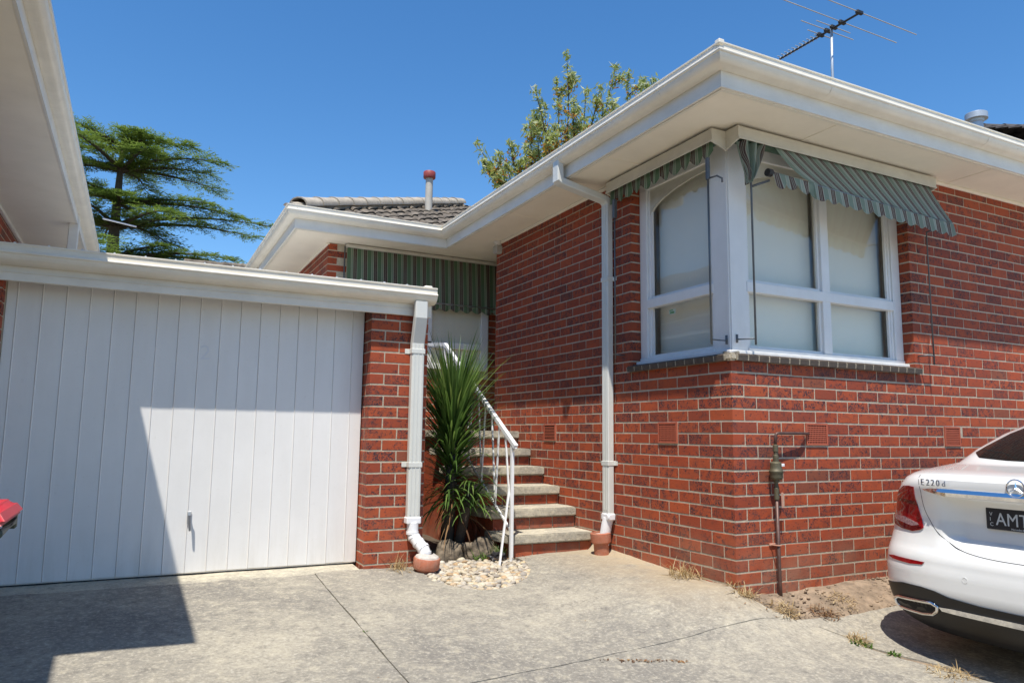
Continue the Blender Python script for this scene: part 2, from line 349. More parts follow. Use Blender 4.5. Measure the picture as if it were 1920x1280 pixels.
M['green'] = mat('green_sticker', (.13,.32,.10), .5, noise_amt=.2, noise_scale=60)
M['stickerw'] = mat('sticker_white', (.62,.68,.58), .5, noise_amt=.1)
M['shade'] = mat('lamp_shade_opal', (.45,.44,.40), .4, noise_amt=.08)

grime(M['door'], (.50,.46,.38), .38, .0, .45); grime(M['gutter'], (.42,.38,.30), .30, 2.0, 6, (3, 3, 9)); grime(M['fascia'], (.48,.45,.38), .30, 1.9, 6, (3, 3, 9))
grime(M['pipe'], (.42,.39,.32), .35, .1, 1.2, (14, 14, 1.5)); grime(M['soffit'], (.55,.48,.36), .22, 3.0, 3.6, (1.5, 1.5, 1)); grime(M['white'], (.50,.46,.38), .25, 1.6, 2.4, (10, 10, 2))
grime(M['pvc'], (.45,.40,.32), .35, .0, .4, (14, 14, 6)); grime(M['terracotta'], (.45,.38,.30), .4, -.05, .3, (20, 20, 14)); grime(M['pelmet'], (.38,.34,.26), .35, 3.1, 3.4, (4, 4, 12))
# ------------------------------------------------------------------ ground
def h(x, y):
    D = -.168-.0167*max(min(x, 6), -8)+.0744*max(min(y, 1.75), -6)
    d = math.hypot(max(0, -x), max(0, -y))
    amp = max(.19-.0744*y, .04) if y > 0 else .15
    if x > 0: amp = .13+.04*min(x, 2)
    s = .9 if x < 0 else .42
    if x < 0 and y < 0: s = .42+.48*math.atan2(-x, -y)/(math.pi/2)
    return D+amp*math.exp(-(d/s)**2)
def inpoly(x, y, poly):
    c = False; j = len(poly)-1
    for i in range(len(poly)):
        a, b = poly[i], poly[j]
        if (a[1] > y) != (b[1] > y) and x < (b[0]-a[0])*(y-a[1])/(b[1]-a[1])+a[0]: c = not c
        j = i
    return c
def patch(name, poly, material, parent=None, res=.12, dz=0., rough=0., skirt=.12, near=None, zf=None, jag=0.):
    pts = []
    n = len(poly)
    for i in range(n):
        a, b = Vector(poly[i]), Vector(poly[(i+1)%n]); L = (b-a).length
        k = max(1, int(min(L, 3)/(res*.5)))
        nrm = Vector((-(b-a).y, (b-a).x)).normalized()
        for q in range(k):
            p = a+(b-a)*q/k
            if jag and q: p = p+nrm*noise.noise(Vector((p.x*9, p.y*9, 1.7)))*jag
            pts.append(p)
    nb = len(pts); edges = [(i, (i+1)%nb) for i in range(nb)]; bpoly = [(p.x, p.y) for p in pts]
    x0, x1 = min(p[0] for p in bpoly), max(p[0] for p in bpoly); y0, y1 = min(p[1] for p in bpoly), max(p[1] for p in bpoly)
    xs = np.arange(max(x0, -5)+res/2, min(x1, 4.5), res); ys = np.arange(max(y0, -5)+res/2, min(y1, 4), res)
    for x in xs:
        for y in ys:
            if inpoly(x, y, bpoly): pts.append(Vector((x+random.uniform(-.2,.2)*res, y+random.uniform(-.2,.2)*res)))
    vs, es, fs, _, _, _ = delaunay_2d_cdt(pts, edges, [], 0, 1e-6)
    fs = [f for f in fs if inpoly(sum(vs[i].x for i in f)/3, sum(vs[i].y for i in f)/3, bpoly)]
    zz = zf or h
    V = [(v.x, v.y, zz(v.x, v.y)+dz+(rough*noise.noise(Vector((v.x*3.1, v.y*3.1, 0)))+rough*.5*noise.noise(Vector((v.x*9, v.y*9, 5))) if rough else 0)) for v in vs]
    mb = MB(); mb.add(V, fs)
    cnt = {}
    for f in fs:
        for i in range(3):
            e = (f[i], f[(i+1)%3]); cnt[tuple(sorted(e))] = cnt.get(tuple(sorted(e)), []) + [e]
    for e, q in cnt.items():
        if len(q) == 1:
            a, b = q[0]; A, B = V[a], V[b]
            mb.add([A, B, (B[0], B[1], B[2]-skirt), (A[0], A[1], A[2]-skirt)], [(0, 3, 2, 1)])
    o = mb.build(name, material, parent, recalc=False)
    me = o.data
    sm = [abs(p.normal.z) > .5 for p in me.polygons]; me.polygons.foreach_set('use_smooth', sm)
    return o
g = MB(); g.add([(-900,-900,-.95),(900,-900,-.95),(900,900,-.95),(-900,900,-.95)], [(0,1,2,3)])
tag(g.build('ground', M['soil']), kind='structure')
drive = empty('driveway', (0, 0, 0), kind='structure')
JX = -2.507
patch('slab', [(-14,-14),(JX-.0045,-14),(JX-.0045,1.69),(-2.9,1.668),(-4.42,1.58),(-14,1.2)], M['concrete'], drive, res=.16, rough=.006, jag=.006)
patch('slab', [(JX+.0045,-.5355),(-1.292,-.3955),(.13,-.339),(.065,-.211),(.045,-.1),(.02,.0),(.02,1.95),(-.78,1.95),(-.80,1.60),(-.86,1.42),(-.93,1.27),(-1.04,1.12),(-1.16,1.02),(-1.30,.965),(-1.46,.975),(-1.58,1.05),(-1.67,1.18),(-1.73,1.42),(-1.70,1.76),(-2.16,1.76),(JX+.0045,1.72)], M['concrete'], drive, res=.10, rough=.006, jag=.005)
patch('slab', [(JX+.0045,-.5435),(JX+.0045,-14),(1.4,-14),(1.1,-4),(.9,-2.5),(.6,-1.6),(.47,-1.236),(.357,-.973),(.334,-.896),(.302,-.766),(.311,-.616),(.229,-.455),(.12,-.346),(-1.292,-.4035)][::-1], M['concrete'], drive, res=.14, rough=.006, jag=.012)
patch('slab', [(.16,-.352),(.574,-.385),(.948,-.365),(1.275,-.34),(3,-.31),(14,-.31),(14,-14),(1.5,-14),(1.2,-4),(.98,-2.5),(.70,-1.6),(.56,-1.2),(.46,-.95),(.42,-.88),(.38,-.766),(.36,-.62),(.27,-.46)][::-1], M['concrete'], drive, res=.14, dz=-.012, rough=.008, jag=.012)
patch('threshold', [(-5.2,1.552),(-4.42,1.592),(-2.9,1.680),(-2.16,1.735),(-2.16,2.12),(-5.2,2.12)], M['step'], drive, res=.16, dz=.012, rough=.004, zf=lambda x, y: -.022+.02*max(0, min(1, (y-1.6)/.3)))
tag(patch('soil_bed', [(-.2,.1),(-.05,-.18),(.02,-.42),(.3,-.75),(.42,-1.3),(.9,-2.6),(1.3,-14),(2,-14),(1.3,-3),(.8,-1.2),(.7,-.6),(1.3,-.45),(3,-.42),(14,-.42),(14,.1)][::-1], M['soil'], None, res=.05, dz=-.022, rough=.018, skirt=.1), kind='structure')
tag(patch('garden_soil', [(-1.75,.9),(-.7,.9),(-.7,5.2),(-1.75,5.2)][::1], M['darksoil'], None, res=.07, dz=-.035, rough=.02, skirt=.1), kind='structure')

# ------------------------------------------------------------------ brickwork
CP = .08718; BH = CP-.0092; Z0 = 1.5
_bm = {}
def brick_mesh(L, D, H, key):
    k = (round(L, 3), round(D, 3), round(H, 3), key)
    if k in _bm: return _bm[k]
    v, f = brick_geo(L, D, H, key); me = bpy.data.meshes.new('brick'); me.from_pydata(v, [], f); me.materials.append(M['brick']); _bm[k] = me
    return me
def brick_geo(L, D, H, key):
    """box centred at origin with its arrises knocked off a little"""
    rs = random.Random(int(key)*13+5); a, b, c = L/2, D/2, H/2; e = .0035
    j = lambda: rs.uniform(-.0009, .0009)
    vs = []
    for sz in (-1, 1):
        for sx, sy in ((-1,-1),(1,-1),(1,1),(-1,1)):
            vs.append((sx*(a-e)+j(), sy*(b-e)+j(), sz*c+j()*.5))       # top/bottom ring
    for sz in (-1, 1):
        for sx, sy in ((-1,-1),(1,-1),(1,1),(-1,1)):
            vs.append((sx*a+j(), sy*b+j(), sz*(c-e)))
    fs = [(3,2,1,0),(4,5,6,7)]
    for i in range(4):
        k = (i+1)%4
        fs += [(i,k,8+k,8+i),(8+i,8+k,12+k,12+i),(12+i,12+k,4+k,4+i)]
    return vs, fs
def lay_bricks(blist, wall, limit=None, name='brickwork'):
    """blist of (cx,cy,cz,lx,ly,lz): the largest in view as objects under wall, the rest joined"""
    def key(b):
        d = (Vector(b[:3])-CAM).length; return -max(b[3], b[4])/d**2
    bl = sorted(blist, key=key); n = len(bl) if limit is None else limit
    off = wloc(wall)
    for i, b in enumerate(bl[:n]):
        ang = 0; lx, ly = b[3], b[4]
        o = bpy.data.objects.new('brick', brick_mesh(lx, ly, b[5], random.randint(0, 2))); col.objects.link(o); o.parent = wall
        o.location = Vector(b[:3])-off+Vector((random.uniform(-.0008,.0008), random.uniform(-.0008,.0008), random.uniform(-.001,.001)))
        o.rotation_euler = (random.uniform(-.003,.003), random.uniform(-.003,.003), random.uniform(-.003,.003))
    rest = bl[n:]
    if rest:
        V = []; F = []; A = []
        for b in rest:
            v, f = brick_geo(b[3], b[4], b[5], random.randint(0, 2)); k = len(V)
            dx, dy = random.uniform(-.0008,.0008), random.uniform(-.0008,.0008)
            V += [(p[0]+b[0]+dx-off.x, p[1]+b[1]+dy-off.y, p[2]+b[2]-off.z) for p in v]; F += [tuple(k+i for i in q) for q in f]; A += [random.random()]*len(v)
        me = bpy.data.meshes.new(name); me.from_pydata(V, [], F); me.materials.append(M['brick'])
        at = me.attributes.new('rnd', 'FLOAT', 'POINT'); at.data.foreach_set('value', A)
        o = bpy.data.objects.new(name, me); col.objects.link(o); o.parent = wall; o['kind'] = 'stuff'
def courses(z_lo, z_hi):
    k0 = math.floor((Z0-z_hi)/CP); k1 = math.ceil((Z0-z_lo)/CP)
    return [(k, Z0-k*CP-CP) for k in range(k0, k1)]      # k, bottom of bed
def row(u0, u1, k, start=0., first=None):
    """stretcher bond pieces from u0 to u1, joints every .24 with half lap on odd courses"""
    out = []; ph = .115 if k % 2 == 0 else .235
    js = [u0]; j = start+ph
    while j < u1-.03:
        if j > u0+.045: js.append(j)
        j += .24
    js.append(u1)
    for a, b in zip(js[:-1], js[1:]):
        lo = a+(.005 if a > u0+1e-6 else 0); hi = b-(.005 if b < u1-1e-6 else 0)
        if hi-lo > .03: out.append((lo, hi))
    return out
D0 = .10
SOF = 3.335; WH = 1.186; WX = 2.05; REC = .10
house = empty('brick_house', (0, 0, 0), 'red clinker brick house with white eaves, corner window and striped awnings', 'house')
# mortar bodies (joint faces lie 7 mm behind the brick faces)
mj = .0020
def wallpart(name, boxes):
    mb = MB()
    for b in boxes: mb.box(*b)
    return mb.build(name, M['mortar'], house)
SILLZ = 1.605
wl = wallpart('wall', [(mj, .25, mj, 3.905-mj, -.35, SILLZ-.004), (mj+.001, .25, WH+mj, 3.905-mj-.001, SILLZ-.004, SOF+.05)])
wr = wallpart('wall', [(.25, 8, mj, .26, -.35, SILLZ-.006), (WX+mj, 8, mj+.001, .26, SILLZ-.006, SOF+.05)])
A_, B_ = [], []
vents = [('L', .598, .831), ('R', .72, .95), ('R', 2.378, 2.59), ('L', 2.468, 2.703)]
VZ0, VZ1 = .986, 1.150
def clear(side, a, b, z):
    for s, p, q in vents:
        if s == side and z+BH > VZ0+.01 and z < VZ1-.01 and b > p+.004 and a < q-.004: return (p, q)
    return None
def emit(side, a, b, z, out):
    v = clear(side, a, b, z)
    if v:
        if a < v[0]-.04: emit(side, a, v[0]-.008, z, out)
        if b > v[1]+.04: emit(side, v[1]+.008, b, z, out)
        return
    if side == 'L': out.append((D0/2, (a+b)/2, z+CP/2, D0, b-a, BH))
    else: out.append(((a+b)/2, D0/2, z+CP/2, b-a, D0, BH))
for k, z in courses(-.25, SOF):
    below = z+BH < SILLZ+.01
    if below:
        if k == 17 or k == 16: pass
        if k % 2 == 0: A_.append((.115, .055, z+CP/2, .23, .11, BH))
        else: A_.append((.055, .115, z+CP/2, .11, .23, BH))
        l0, r0 = (.12, .24) if k % 2 == 0 else (.24, .12)
        for a, b in row(l0, 3.905, k): emit('L', a, b, z, A_)
        for a, b in row(r0, 6.6, k+1): emit('R', a, b, z, B_)
    elif z > SILLZ-.03:
        for a, b in row(WH, 3.905, k): emit('L', a, b, z, A_)
        for a, b in row(WX, 6.6, k+1): emit('R', a, b, z, B_)
# stepped footing course at the corner of the right wall
for i in range(14): B_.append((.11+.24*i+.115+random.uniform(-.004,.004), D0/2-.028, Z0-18*CP-CP/2, .228, D0, BH))
allb = [(b, 0) for b in A_]+[(b, 1) for b in B_]
allb.sort(key=lambda t: -max(t[0][3], t[0][4])/(Vector(t[0][:3])-CAM).length**2)
nl = sum(1 for t in allb[:300] if t[1] == 0)
lay_bricks(A_, wl, nl); lay_bricks(B_, wr, 300-nl)
# wing behind: front wall faces -Y at 4.85, side wall faces -X at -1.82
WY, WXL = 4.85, -1.82
ww = wallpart('wall', [(WXL+mj, 3, WY+mj, WY+.25, -.35, SOF+.05), (WXL+mj, WXL+.25, WY+.25, 11, -.35, SOF+.05), (1.25, 1.45, 3.80, WY+.1, -.35, SOF+.05)])
C_ = []
for k, z in courses(0.6, SOF):
    if k % 2 == 0: C_.append((WXL+.115, WY+.055, z+CP/2, .23, .11, BH))
    else: C_.append((WXL+.055, WY+.115, z+CP/2, .11, .23, BH))
    for a, b in row(.12 if k % 2 else .24, .27 if z > 1.75 else 2.2, k+1):
        if z > 1.75 and a > .1 and b < 2.0: continue
        C_.append((WXL+(a+b)/2, WY+D0/2, z+CP/2, b-a, D0, BH))
    for a, b in row(2.17, 3.9, k+1): C_.append((WXL+(a+b)/2, WY+D0/2, z+CP/2, b-a, D0, BH))
    if z > 2.6:
        for a, b in row(.24 if k % 2 else .12, 4.5, k): C_.append((WXL+D0/2, WY+(a+b)/2, z+CP/2, D0, b-a, BH))
lay_bricks(C_, ww, 0)

# vents: frame, lattice and a dark plate that paints the shade in the holes
for s, p, q in vents:
    T = TL() if s == 'L' else TR()
    mb = MB(); mb.box(p+.002, q-.002, -.02, .0008, VZ0+.002, VZ1-.002, T); vshade = mb
    v = MB(); e = .014
    v.box(p, q, -.02, .0105, VZ0, VZ0+e, T); v.box(p, q, -.02, .0105, VZ1-e, VZ1, T); v.box(p, p+e, -.02, .010, VZ0+e, VZ1-e, T); v.box(q-e, q, -.02, .010, VZ0+e, VZ1-e, T)
    nr = 9
    for i in range(1, nr):
        z = VZ0+e+(VZ1-VZ0-2*e)*(i/nr); v.box(p+e, q-e, .003, .0085, z-.0036, z+.0036, T)
    if not (s == 'L' and p > 2):
        for i in range(1, 12):
            u = p+e+(q-p-2*e)*(i/12); v.box(u-.0032, u+.0032, .003, .0075, VZ0+e, VZ1-e, T)
    o = v.build('air_vent', M['vent'], house); vshade.build('vent_shade', M['dark'], o)

# ------------------------------------------------------------------ sill of bricks on edge
TLs, TRs = TL(), TR()
def sill(T, u0, u1, par):
    n = int((u1-u0)/.1); st = (u1-u0)/n
    for i in range(n):
        a = u0+i*st+.0065; b = u0+(i+1)*st-.0065
        mb = MB(); poly = [(-.11, 1.585), (.036, 1.578+.004), (.040, 1.622), (.030, 1.630), (-.11, 1.66)]
        vs = [T(a, nn, z) for nn, z in poly]+[T(b, nn, z) for nn, z in poly]
        mb.add(vs, [(4,3,2,1,0),(5,6,7,8,9)]+[(j, (j+1)%5, 5+(j+1)%5, 5+j) for j in range(5)])
        mb.build('sill_brick', M['sillbrick'], par)
    m2 = MB(); poly = [(-.11, 1.587), (.034, 1.584), (.038, 1.620), (.029, 1.627), (-.11, 1.657)]
    vs = [T(u0-.003, nn, z) for nn, z in poly]+[T(u1+.003, nn, z) for nn, z in poly]
    m2.add(vs, [(4,3,2,1,0),(5,6,7,8,9)]+[(j, (j+1)%5, 5+(j+1)%5, 5+j) for j in range(5)])
    return m2
sl_ = empty('window_sill', (0, 0, 0)); sl_.parent = house
sill(TLs, .03, 1.21, sl_).build('sill_mortar', M['sillmortar'], sl_); sill(TRs, .03, 2.09, sl_).build('sill_mortar', M['sillmortar'], sl_)
mb = MB(); bm = bmesh.new(); bmesh.ops.create_cube(bm, size=1)
for v in bm.verts: v.co = Vector((-.036+.066*(v.co.x+.5), -.036+.066*(v.co.y+.5), 1.58+.055*(v.co.z+.5)))
bmesh.ops.bevel(bm, geom=bm.edges[:], offset=.014, segments=2, affect='EDGES'); mb.bm(bm); mb.build('sill_corner', M['mortar'], sl_)

# ------------------------------------------------------------------ corner window
GZ1 = 3.30
def window(T, u1, cols, umull, arch, name):
    """timber frame with recess REC; cols = list of (u0,u1) openings"""
    fr = MB(); n0, n1 = -REC-.06, -REC
    zb0, zb1 = 1.640, 1.70; mid0, mid1 = 2.125, 2.205; zt = 3.18
    u0 = REC
    fr.bbox(u0+.17, u1-.001, n0, n1+.012, zb0, zb1, .004, T)                     # bottom rail
    fr.bbox(u0+.17, u1-.10, n0, n1+.006, mid0, mid1, .004, T)                    # transom
    fr.bbox(u0+.17, u1-.001, n0, n1+.001, zt, SOF-.002, .003, T)                 # head
    fr.bbox(u1-.10, u1-.002, n0, n1+.004, zb1, zt, .004, T)                      # jamb
    fr.bbox(u1-.125, u1-.10, n0, n1-.012, zb1, zt, .003, T)
    for a, b in umull: fr.bbox(a, b, n0, n1+.003, zb1, zt, .004, T)
    fr.bbox(u0-.045, u1-.003, -REC-.001, -REC+.055, 1.634, 1.668, .004, T)
    win = fr.build(name, M['white'], house)
    for i, (a, b) in enumerate(cols):
        for z0, z1 in ((zb1, mid0), (mid1, zt)):
            p = MB(); p.box(a-.004, b+.004, n0+.012, n0+.018, z0-.002, z1+.002, T); p.build('pane', M['glass'], win)
            s = MB(); e = .022
            s.box(a, b, n0+.02, n1-.02, z0, z0+e, T); s.box(a, a+e, n0+.02, n1-.021, z0+e, z1, T); s.box(b-e, b, n0+.02, n1-.021, z0+e, z1, T); s.build('glazing_bead', M['white'], win)
            bl = MB(); nseg = 1
            bl.box(a-.02, b+.02, n0-.075, n0-.07, z0-.02, z1+.02, T); bl.build('blind', M['blind'], win)
    # arched head board in front of the upper panes
    a, b = arch; pts = []
    cx = b; rx = b-a; 
    N = 16
    low = [(a+rx*(1-math.cos(math.pi/2*i/N)), 2.93+.20*math.sin(math.pi/2*i/N)) for i in range(N+1)]
    ah = MB()
    for (ua, za), (ub, zb) in zip(low[:-1], low[1:]):
        vs = [T(ua, n1-.02, za), T(ub, n1-.02, zb), T(ub, n1-.02, zt+.01), T(ua, n1-.02, zt+.01), T(ua, n0+.02, za), T(ub, n0+.02, zb)]
        ah.add(vs, [(0,1,2,3),(0,4,5,1)])
    ah.build('arched_head', M['pelmet'], win)
    return win
winL = window(TL(), WH, [(.29, 1.06)], [], (1.06, .29), 'window')
winR = window(TR(), WX, [(.29, 1.085), (1.175, 1.925)], [(1.085, 1.175)], (.29, 1.085), 'window')
cp = MB(); bm = bmesh.new(); bmesh.ops.create_cube(bm, size=1)
for v in bm.verts: v.co = Vector((REC+.19*(v.co.x+.5), REC+.19*(v.co.y+.5), 1.640+(SOF-1.642)*(v.co.z+.5)))
bmesh.ops.bevel(bm, geom=[e for e in bm.edges if abs((e.verts[0].co-e.verts[1].co).z) > .5], offset=.012, segments=2, affect='EDGES'); cp.bm(bm)
post = cp.build('corner_post', M['white'], house)
st = MB(); st.box(.775, .85, -REC-.046, -REC-.0405, 2.045, 2.085, TL()); stk = st.build('sticker', M['stickerw'], winL)
st = MB(); st.box(.785, .84, -REC-.0405, -REC-.0395, 2.05, 2.066, TL()); st.box(.80, .845, -REC-.0405, -REC-.0394, 2.072, 2.081, TL()); st.build('sticker_print', M['green'], stk)
# dark room behind the blinds
mb = MB(); mb.box(.42, 2.4, .42, 1.6, 1.55, 3.3); mb.build('room_lining', M['blind'], house)

# ------------------------------------------------------------------ eaves: soffit, fascia, gutter
def offset_path(path, d):
    out = []
    for i, p in enumerate(path):
        p = Vector(p); ns = []
        if i > 0: t = (p-Vector(path[i-1])).normalized(); ns.append(Vector((-t.y, t.x)))
        if i < len(path)-1: t = (Vector(path[i+1])-p).normalized(); ns.append(Vector((-t.y, t.x)))
        if len(ns) == 1: out.append(p+ns[0]*d)
        else: b = ns[0]+ns[1]; out.append(p+b*(d/(1+ns[0].dot(ns[1]))))
    return out
def sweep(path, prof, name, m, parent, closed=True, auto=35):
    """prof: (outward distance, z) points; path: plan polyline, outwards = left of travel"""
    mb = MB(); n = len(prof); cols = [offset_path(path, d) for d, z in prof]
    vs = []
    for i in range(len(path)):
        for j in range(n): vs.append((cols[j][i].x, cols[j][i].y, prof[j][1]))
    fs = []
    for i in range(len(path)-1):
        for j in range(n if closed else n-1): fs.append((i*n+j, i*n+(j+1)%n, (i+1)*n+(j+1)%n, (i+1)*n+j))
    if closed: fs += [tuple(range(n)), tuple((len(path)-1)*n+j for j in range(n))]
    mb.add(vs, fs); return mb.build(name, m, parent, auto=auto)
def gutter_profile(z, wd=.112):
    # quad gutter: curved belly, rolled bead, upright back flange with rolled lip
    belly = [(.002+wd*.86*(1-math.cos(a)), z+.062*math.sin(a)) for a in [math.pi/2*i/8 for i in range(9)]]
    belly = [(0.001, z), (wd*.30, z-.002), (wd*.58, z+.006), (wd*.80, z+.022), (wd*.93, z+.042), (wd*.965, z+.056)]
    bead = [(wd*.965+.011*math.sin(a)-.0, z+.068-.011*math.cos(a)) for a in [math.pi*i/6 for i in range(7)]]
    up_ = [(wd*.90, z+.080), (wd*.90, z+.118), (wd*.96, z+.119), (wd*.965, z+.127), (wd*.90, z+.130), (wd*.86, z+.126), (wd*.86, z+.03), (.001, z+.03)]
    return belly+bead+up_
def eaves(path, parent, sof=SOF, fh=.11):
    sweep(path, [(-.02, sof-.004), (-.0, sof-.004), (0, sof+fh+.03), (-.02, sof+fh+.03)], 'fascia', M['fascia'], parent)
    sweep(path, [(-.045, sof-.012), (-.0205, sof-.012), (-.0205, sof+.002), (-.045, sof+.002)], 'soffit_bead', M['gutter'], parent)
    return sweep(path, gutter_profile(sof+fh), 'gutter', M['gutter'], parent)
EP = [(8.4, -.47), (-.47, -.47), (-.47, 4.38), (-2.31, 4.38), (-2.31, 12)]
gut = eaves(EP, house)
sf = MB(); poly = [(8.4, -.45), (-.45, -.45), (-.45, 4.40), (-2.29, 4.40), (-2.29, 11.9), (8.4, 11.9)]
sf.add([(x, y, SOF) for x, y in poly]+[(x, y, SOF+.012) for x, y in poly], [tuple(range(6)), tuple(range(11, 5, -1))]+[(i, (i+1)%6, 6+(i+1)%6, 6+i) for i in range(6)])
soff = sf.build('soffit', M['soffit'], house)
for x in (.72, 2.62, 4.5):
    c = MB(); c.bbox(x-.02, x+.02, -.425, -.03, SOF-.005, SOF+.002, .0015); c.build('cover_strip', M['soffit'], soff)
for y in (.95, 2.75):
    c = MB(); c.bbox(-.425, -.03, y-.02, y+.02, SOF-.005, SOF+.002, .0015); c.build('cover_strip', M['soffit'], soff)
# moulding where the walls meet the soffit
mb = MB(); mb.bbox(-.022, .02, 1.5, 3.9, SOF-.03, SOF-.001, .006); mb.bbox(2.36, 8, -.022, .02, SOF-.03, SOF-.001, .006); mb.bbox(WXL-.022, WXL+.02, WY, 11, SOF-.03, SOF-.001, .006)
mb.build('soffit_moulding', M['soffit'], soff)
# gutter corner caps
for x, y in ((-.47-.106, -.47-.106),):
    c = MB(); c.bbox(x-.012, x+.035, y-.012, y+.035, SOF+.11+.105, SOF+.11+.138, .006); c.build('gutter_corner', M['gutter'], gut)
# sleeve joins in the gutter
for a, b in (((.50, -.47), (.46, -.47)), ((2.35, -.47), (2.31, -.47)), ((-.47, 2.20), (-.47, 2.24)), ((-.47, .05), (-.47, .09)), ((-1.5, 4.38), (-1.54, 4.38))):
    sweep([a, b], [(d+.0018 if d > .01 else d, z-.0012) for d, z in gutter_profile(SOF+.11)], 'gutter_join', M['gutter'], gut)

# ------------------------------------------------------------------ roof with tiles
TP = .45
ZR = SOF+.11+.075
rf = MB(); 
def rz(x, y): return ZR+TP*max(0, min(x+.50, y+.50))
rf.add([(-.50,-.50,ZR),(8.4,-.50,ZR),(8.4,5.5,ZR+TP*6),(5.5,5.5,ZR+TP*6),(-.50,11.5,ZR)], [(0,1,2,3),(0,3,4)])
rf.add([(-2.33,4.36,ZR-.03),(1.6,4.36,ZR-.03),(2.6,9.3,ZR-.03+TP*4.94),(-2.33,11.9,ZR-.03)], [(0,1,2),(0,2,3)])
roof = rf.build('roof', M['tile'], house)
def tile_mesh(wd=.30, ln=.36, seed=0):
    prof = [(0,.0),(.06,.028),(.14,.034),(.24,.030),(.33,.004),(.5,-.002),(.62,.0),(.70,.012),(.84,.018),(.94,.010),(1,.0)]
    v = []; f = []; n = len(prof)
    for i, (a, z) in enumerate(prof): v += [(a*wd, 0, z-.022), (a*wd, 0, z+.016), (a*wd, ln, z+.016-.012)]
    for i in range(n-1): f += [(3*i, 3*i+3, 3*i+4, 3*i+1), (3*i+1, 3*i+4, 3*i+5, 3*i+2)]
    me = bpy.data.meshes.new('tile'); me.from_pydata(v, [], f); me.materials.append(M['tile']); me.materials.append(M['tilelip']); me.polygons.foreach_set('material_index', [1, 0]*(n-1)); smooth_by_angle(me, 40); return me
tm = tile_mesh(); ang = math.atan(TP)
for r in range(12):
    y = 4.335+r*.295; zt = ZR-.012+TP*(y-4.36)
    x = -2.40+(r%2)*.0
    while x < .9+.4*r*.295/.3:
        hx = -2.33+(y-4.36)
        if x > hx-.25:
            o = bpy.data.objects.new('tile', tm); col.objects.link(o); o.parent = roof
            o.location = (x, y+random.uniform(-.012,.012), zt+.02+random.uniform(-.003,.003)); o.rotation_euler = (ang-.02, random.uniform(-.02,.02), random.uniform(-.015,.015))
        x += .292
# hip capping
def cap_mesh(L=.42, r0=.11, r1=.098):
    v = []; f = []; n = 9
    for yy, r in ((0, r0), (.03, r0), (.035, r0-.006), (L, r1)):
        for j in range(n):
            a = math.pi*(-.08+1.16*j/(n-1)); v.append((r*1.12*math.cos(a), yy, r*.85*math.sin(a)))
    for i in range(3):
        for j in range(n-1): f.append((i*n+j, i*n+j+1, (i+1)*n+j+1, (i+1)*n+j))
    b = len(v)
    for j in range(n):
        a = math.pi*(-.08+1.16*j/(n-1)); v.append(((r0-.018)*1.12*math.cos(a), 0, (r0-.018)*.85*math.sin(a)))
    for j in range(n-1): f.append((j+1, j, b+j, b+j+1))
    me = bpy.data.meshes.new('hip_cap'); me.from_pydata(v, [], f); me.materials.append(M['cap']); smooth_by_angle(me, 45); return me
cm = cap_mesh(); dirv = Vector((1, 1, TP)).normalized()
for i in range(14):
    p = Vector((-2.36, 4.33, ZR+.055))+dirv*(.12+i*.36)
    o = bpy.data.objects.new('hip_cap', cm); col.objects.link(o); o.parent = roof
    q = Vector((0,1,0)).rotation_difference(dirv); 
    zax = Vector((0,0,1)); yv = dirv; xv = yv.cross(zax).normalized(); zv = xv.cross(yv)
    mat4 = Matrix((xv, yv, zv)).transposed().to_4x4()
    o.rotation_euler = (mat4.to_euler().x+random.uniform(-.02,.02), mat4.to_euler().y, mat4.to_euler().z+random.uniform(-.02,.02)); o.location = p
# mortar bedding under the hip caps
mb = MB(); a = Vector((-2.36, 4.33, ZR+.01)); b = a+dirv*5.2; mb.tube([a, b], .075, 8); mb.build('hip_bedding', M['cap'], roof)

# ------------------------------------------------------------------ house downpipe
def rect_tube(pts, wa, wb, mbx=None, ua=None):
    """rectangular pipe through pts; ua = direction of the wide side"""
    mbx = mbx or MB(); ua = Vector(ua); vs = []; fs = []; P = [Vector(p) for p in pts]
    for i, p in enumerate(P):
        t = ((P[min(i+1, len(P)-1)]-p).normalized() if i < len(P)-1 else Vector((0,0,0)))+((p-P[i-1]).normalized() if i else Vector((0,0,0))); t.normalize()
        nb = t.cross(ua).normalized()
        c = 1.0
        if 0 < i < len(P)-1: c = 1/max(.6, ((P[i+1]-p).normalized().dot(t)))
        e = .008
        for sa, sb in ((-1,-1),(1,-1),(1,1),(-1,1)):
            pass
        ring = [(-wa/2+e,-wb/2),(wa/2-e,-wb/2),(wa/2,-wb/2+e),(wa/2,wb/2-e),(wa/2-e,wb/2),(-wa/2+e,wb/2),(-wa/2,wb/2-e),(-wa/2,-wb/2+e)]
        vs += [p+ua*a+nb*(b*c) for a, b in ring]
    n = 8
    for i in range(len(P)-1):
        for j in range(n): fs.append((i*n+j, i*n+(j+1)%n, (i+1)*n+(j+1)%n, (i+1)*n+j))
    fs += [tuple(range(n)), tuple((len(P)-1)*n+j for j in range(n))]
    mbx.add(vs, fs); return mbx
DY = 1.485
mb = rect_tube([(-.535, DY+.05, SOF+.14), (-.535, DY+.05, SOF-.03), (-.51, DY+.05, SOF-.045), (-.075, DY, SOF-.155), (-.045, DY, SOF-.19), (-.045, DY, .36)], .10, .062, None, (0, 1, 0))
dp = mb.build('downpipe', M['pipe'], house)
mb = MB()
for dy in (-.018, .018): mb.box(-.079, -.0755, DY+dy-.004, DY+dy+.004, .40, SOF-.22)
mb.build('pipe_rib', M['pipe'], dp)
for z in (2.44, .80):
    mb = MB(); mb.bbox(-.081, .0, DY-.054, DY+.054, z-.02, z+.02, .003); mb.bbox(-.006, -.001, DY-.085, DY+.085, z-.018, z+.018, .002); mb.build('pipe_clip', M['pipe'], dp)
